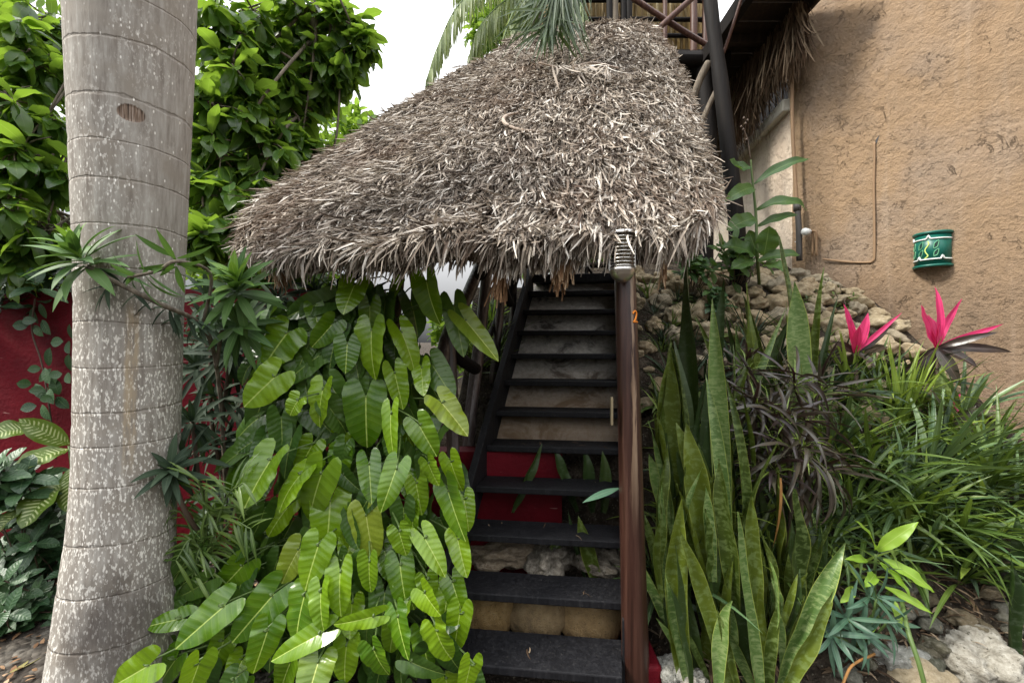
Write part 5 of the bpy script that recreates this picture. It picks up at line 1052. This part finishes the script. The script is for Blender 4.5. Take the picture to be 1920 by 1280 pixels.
# pink cordylines
def pink(label, base, c, d, tips, m2tips, stem=True):
    b = P(*c, d); g_ = hit(*base); t = thing('pink_cordyline', label, 'plant', g_); mb = MB(); tube(mb, bez([g_, (g_ + b) / 2 + [.02, 0, 0], b], 12), .014, 8); mb.build('stem', STEMB, t)
    for m, L_ in ((PINK, tips), (PURP, m2tips)):
        for tx, ty, W, bd in L_:
            mb = MB(); leafpx(mb, (*c, d), (tx, ty, d + rng.normal(-.05, .08)), W, (rng.normal(0, .3) - .3 * (tx - c[0]) / 100, -1, .35), bd, LANCE, fold=.3, wave=.04, nu=12, nv=4); mb.build('leaf', m, t, label='hot pink leaf' if m is PINK else 'dark purple leaf')
pink('tall pink cordyline with hot pink leaves standing against the ochre wall', (1745, 830), (1756, 652), 3.35, [(1727, 572, 32, -.3), (1741, 590, 26, .2), (1752, 535, 17, .5), (1762, 605, 20, .3), (1804, 560, 15, -.5), (1882, 607, 14, -.4)], [(1872, 622, 15, .5), (1897, 660, 18, .8), (1835, 690, 20, .7), (1690, 700, 22, .7), (1720, 720, 20, .8), (1800, 720, 22, .9)])
pink('small pink cordyline with a few magenta leaves in front of the stones', (1600, 760), (1602, 662), 3.5, [(1581, 568, 16, .3), (1594, 600, 20, -.2), (1628, 586, 20, .4), (1612, 610, 16, -.2), (1692, 585, 9, .2)], [(1670, 610, 16, .3), (1560, 640, 18, .6), (1640, 690, 20, .8), (1570, 690, 20, .7), (1665, 650, 16, .5)])
pink('low pink cordyline leaf by the wall below the tall pink one', (1790, 860), (1778, 800), 3.2, [(1800, 738, 22, -.4)], [(1745, 730, 18, .2), (1830, 760, 16, .4)])
# canna-like tall plant
cn = thing('tall_leafy_plant', 'tall plant with wavy canna-like leaves and seed stalk in front of the pale wall', 'plant', hit(1424, 540))
mb = MB(); tube(mb, bez([org(cn), P(1420, 480, 4.2), P(1417, 400, 4.2), P(1410, 330, 4.2), P(1408, 300, 4.2)], 24), np.linspace(.018, .007, 24), 8); mb.build('stem', STEMG, cn)
mb = MB(); tube(mb, bez([P(1408, 302, 4.2), P(1402, 262, 4.2), P(1394, 243, 4.2)], 10), .005, 5)
for x, y in ((1394, 243), (1398, 232), (1402, 226), (1390, 238), (1400, 262), (1395, 222)): mb.add(P(x, y, 4.2) + np.array([[0, 0, .02], [.016, 0, 0], [0, .016, 0], [-.016, 0, 0], [0, -.016, 0], [0, 0, -.02]]), np.array([[0, 2, 1], [0, 3, 2], [0, 4, 3], [0, 1, 4], [5, 1, 2], [5, 2, 3], [5, 3, 4], [5, 4, 1]]))
mb.build('seed_stalk', STEMB, cn)
for b, t_, W, bd in (((1408, 312), (1369, 300), 34, -1.0), ((1414, 345), (1518, 298), 22, .9), ((1413, 352), (1358, 378), 30, .7), ((1417, 395), (1512, 394), 26, 1.7), ((1418, 408), (1362, 432), 38, .5), ((1420, 425), (1496, 402), 20, .7), ((1432, 480), (1442, 424), 44, .3), ((1420, 480), (1404, 432), 30, .2), ((1420, 490), (1500, 478), 24, 1.0), ((1415, 480), (1352, 462), 44, .9), ((1430, 500), (1474, 510), 30, .9), ((1412, 490), (1370, 505), 30, .9)):
    mb = MB(); leafpx(mb, (*b, 4.2), (*t_, 4.1 + rng.normal(0, .08)), W, (rng.normal(0, .2), -.9, .6), bd, ELLIP, fold=.3, wave=.07, nu=14, nv=4); mb.build('leaf', CANNA, cn)
shrub('leafy green shrub under the right end of the thatch', 1300, 492, 4.4, 42, 16, .16, CANNA, .4)
shrub('leafy plant at the top of the rockery left of the tall canna-like plant', 1385, 478, 4.6, 40, 16, .18, CANNA, .4)
shrub('small shrub among the stones below the canna-like plant', 1335, 560, 4.2, 26, 8, .13, SHRUB, .45)
# lime and teal plants at the bottom right
lm = thing('lime_leaf_plant', 'lime green broad-bladed plant above the coral rocks at lower right', 'plant', hit(1650, 1180))
mb = MB(); tube(mb, bez([org(lm), P(1640, 1110, 2.3), P(1642, 1040, 2.2)], 10), .007, 6); mb.build('stem', STEMG, lm)
for b, t_, W in (((1640, 1030), (1602, 975), 16), ((1645, 1032), (1722, 978), 26), ((1656, 1048), (1750, 1110), 26), ((1650, 1055), (1708, 1120), 18), ((1625, 1050), (1584, 1048), 16), ((1640, 1075), (1620, 1100), 20), ((1660, 1100), (1748, 1150), 16), ((1640, 1150), (1625, 1195), 16), ((1670, 1120), (1690, 1180), 16), ((1600, 1100), (1575, 1130), 18)):
    mb = MB(); leafpx(mb, (*b, 2.2), (*t_, 2.12), W, (rng.normal(0, .3), -.9, .8), .6, LANCE, fold=.25, wave=.10, nu=10, nv=4); mb.build('leaf', LIME, lm)
tl = thing('teal_leaf_plant', 'trailing plant with narrow teal green leaves over the coral rocks', 'plant', hit(1600, 1220))
mb = MB()
for x, y, ax in ((1645, 1118, (.3, -.8, .4)), (1590, 1160, (-.3, -.8, .3)), (1620, 1190, (.1, -.8, .2)), (1665, 1165, (.4, -.7, .1)), (1560, 1190, (-.3, -.8, .4))): rosette(mb, P(x, y, 2.12), ax, 13, .20, .026, (.5, 1.7), (.2, .9), LANCE, .35, 8)
mb.build('leaves', TEAL, tl); mb = MB()
for x, y in ((1645, 1118), (1590, 1160), (1620, 1190), (1665, 1165), (1560, 1190)): tube(mb, bez([org(tl), (org(tl) + P(x, y, 2.12)) / 2 + [0, -.03, .03], P(x, y, 2.13)], 8), .006, 6)
mb.build('stems', STEMG, tl)
st_ = thing('bent_stalk', 'long green stalk arching down in front of the smooth boulder', 'stalk', hit(1735, 1285))
mb = MB(); tube(mb, bez([P(1690, 1120, 2.2), P(1702, 1180, 2.05), P(1722, 1240, 1.98), P(1738, 1300, 1.95)], 14), .010, 7); mb.build('stem', STEMG, st_)
tw_ = thing('dry_twig', 'bent orange-brown dry twig on the ground under the teal leaves', 'twig', P(1600, 1250, 2.1))
mb = MB(); tube(mb, bez([P(1640, 1225, 2.1), P(1600, 1245, 2.05), P(1585, 1270, 2.0), P(1575, 1300, 1.95)], 14), .006, 6); mb.build('twig', DRYM, tw_)
for _ in range(40):
    p = hit(rng.uniform(1560, 1915), rng.uniform(1090, 1275)); q = rng.uniform(.06, .16)
    rock(MOSS[rng.integers(0, 3)], p + [0, 0, q * .15], (q * 1.1, q, q * .8), 'small dark mossy stone in the shaded hollow at lower right', 'stone', 'mossy stones in the hollow', name='mossy_stone')
mb = MB(); N = 700; q = np.array([hit(a, b) for a, b in zip(rng.uniform(1230, 1915, N), rng.uniform(1050, 1279, N))]) + [0, 0, .03]
blades(mb, q, np.stack([rng.normal(0, 1, N), rng.normal(0, 1, N), rng.normal(.1, .3, N)], 1), (0, 0, 1), rng.uniform(.03, .14, N), rng.uniform(.008, .022, N), ELLIP, bend=.6, nu=3)
tag(mb.build('dry_leaf_litter', FRINGE, None), kind='stuff')
for px, py, n, m in ((1260, 1180, 14, SANS_D), (1340, 1200, 16, SANS), (1410, 1220, 16, SANS_D), (1480, 1200, 16, SANS), (1300, 1120, 14, SANS), (1530, 1180, 14, SANS_D), (1380, 1120, 14, SANS), (1450, 1090, 14, SANS_D)):
    tuft('young snake plant shoots filling the gaps between the tall blades', px, py, n, .62, .045, m, (.02, .40), (-.15, .3), (0, 0), group='young snake plant shoots', name='snake_plant_shoots', prof=SWORD)
# loose snake plant leaves under the stairs
sn = thing('snake_plant', 'snake plant growing up between the lower stair treads', 'plant', (.35, 2.9, .4))
for b, t_, W, d in (((1125, 1110), (1086, 966), 40, 2.5), ((1000, 1085), (1060, 1020), 36, 2.55), ((1100, 1090), (1066, 955), 14, 2.6), ((960, 960), (1010, 830), 26, 2.8), ((1080, 960), (1030, 840), 34, 2.85), ((1110, 960), (1090, 840), 34, 2.85), ((1130, 960), (1140, 845), 34, 2.8)): sword(sn, b, t_, W, S if d < 2.6 else SDk, d, bend=.2)
mb = MB(); leafpx(mb, (1160, 915, 2.1), (1092, 942, 2.05), 16, (0, -.5, 1), .3, LANCE, nu=8); tag(mb.build('stray_leaf', TEAL, None, loc=P(1160, 915, 2.1)), 'single teal leaf poking past the post over the second tread gap', 'leaf')
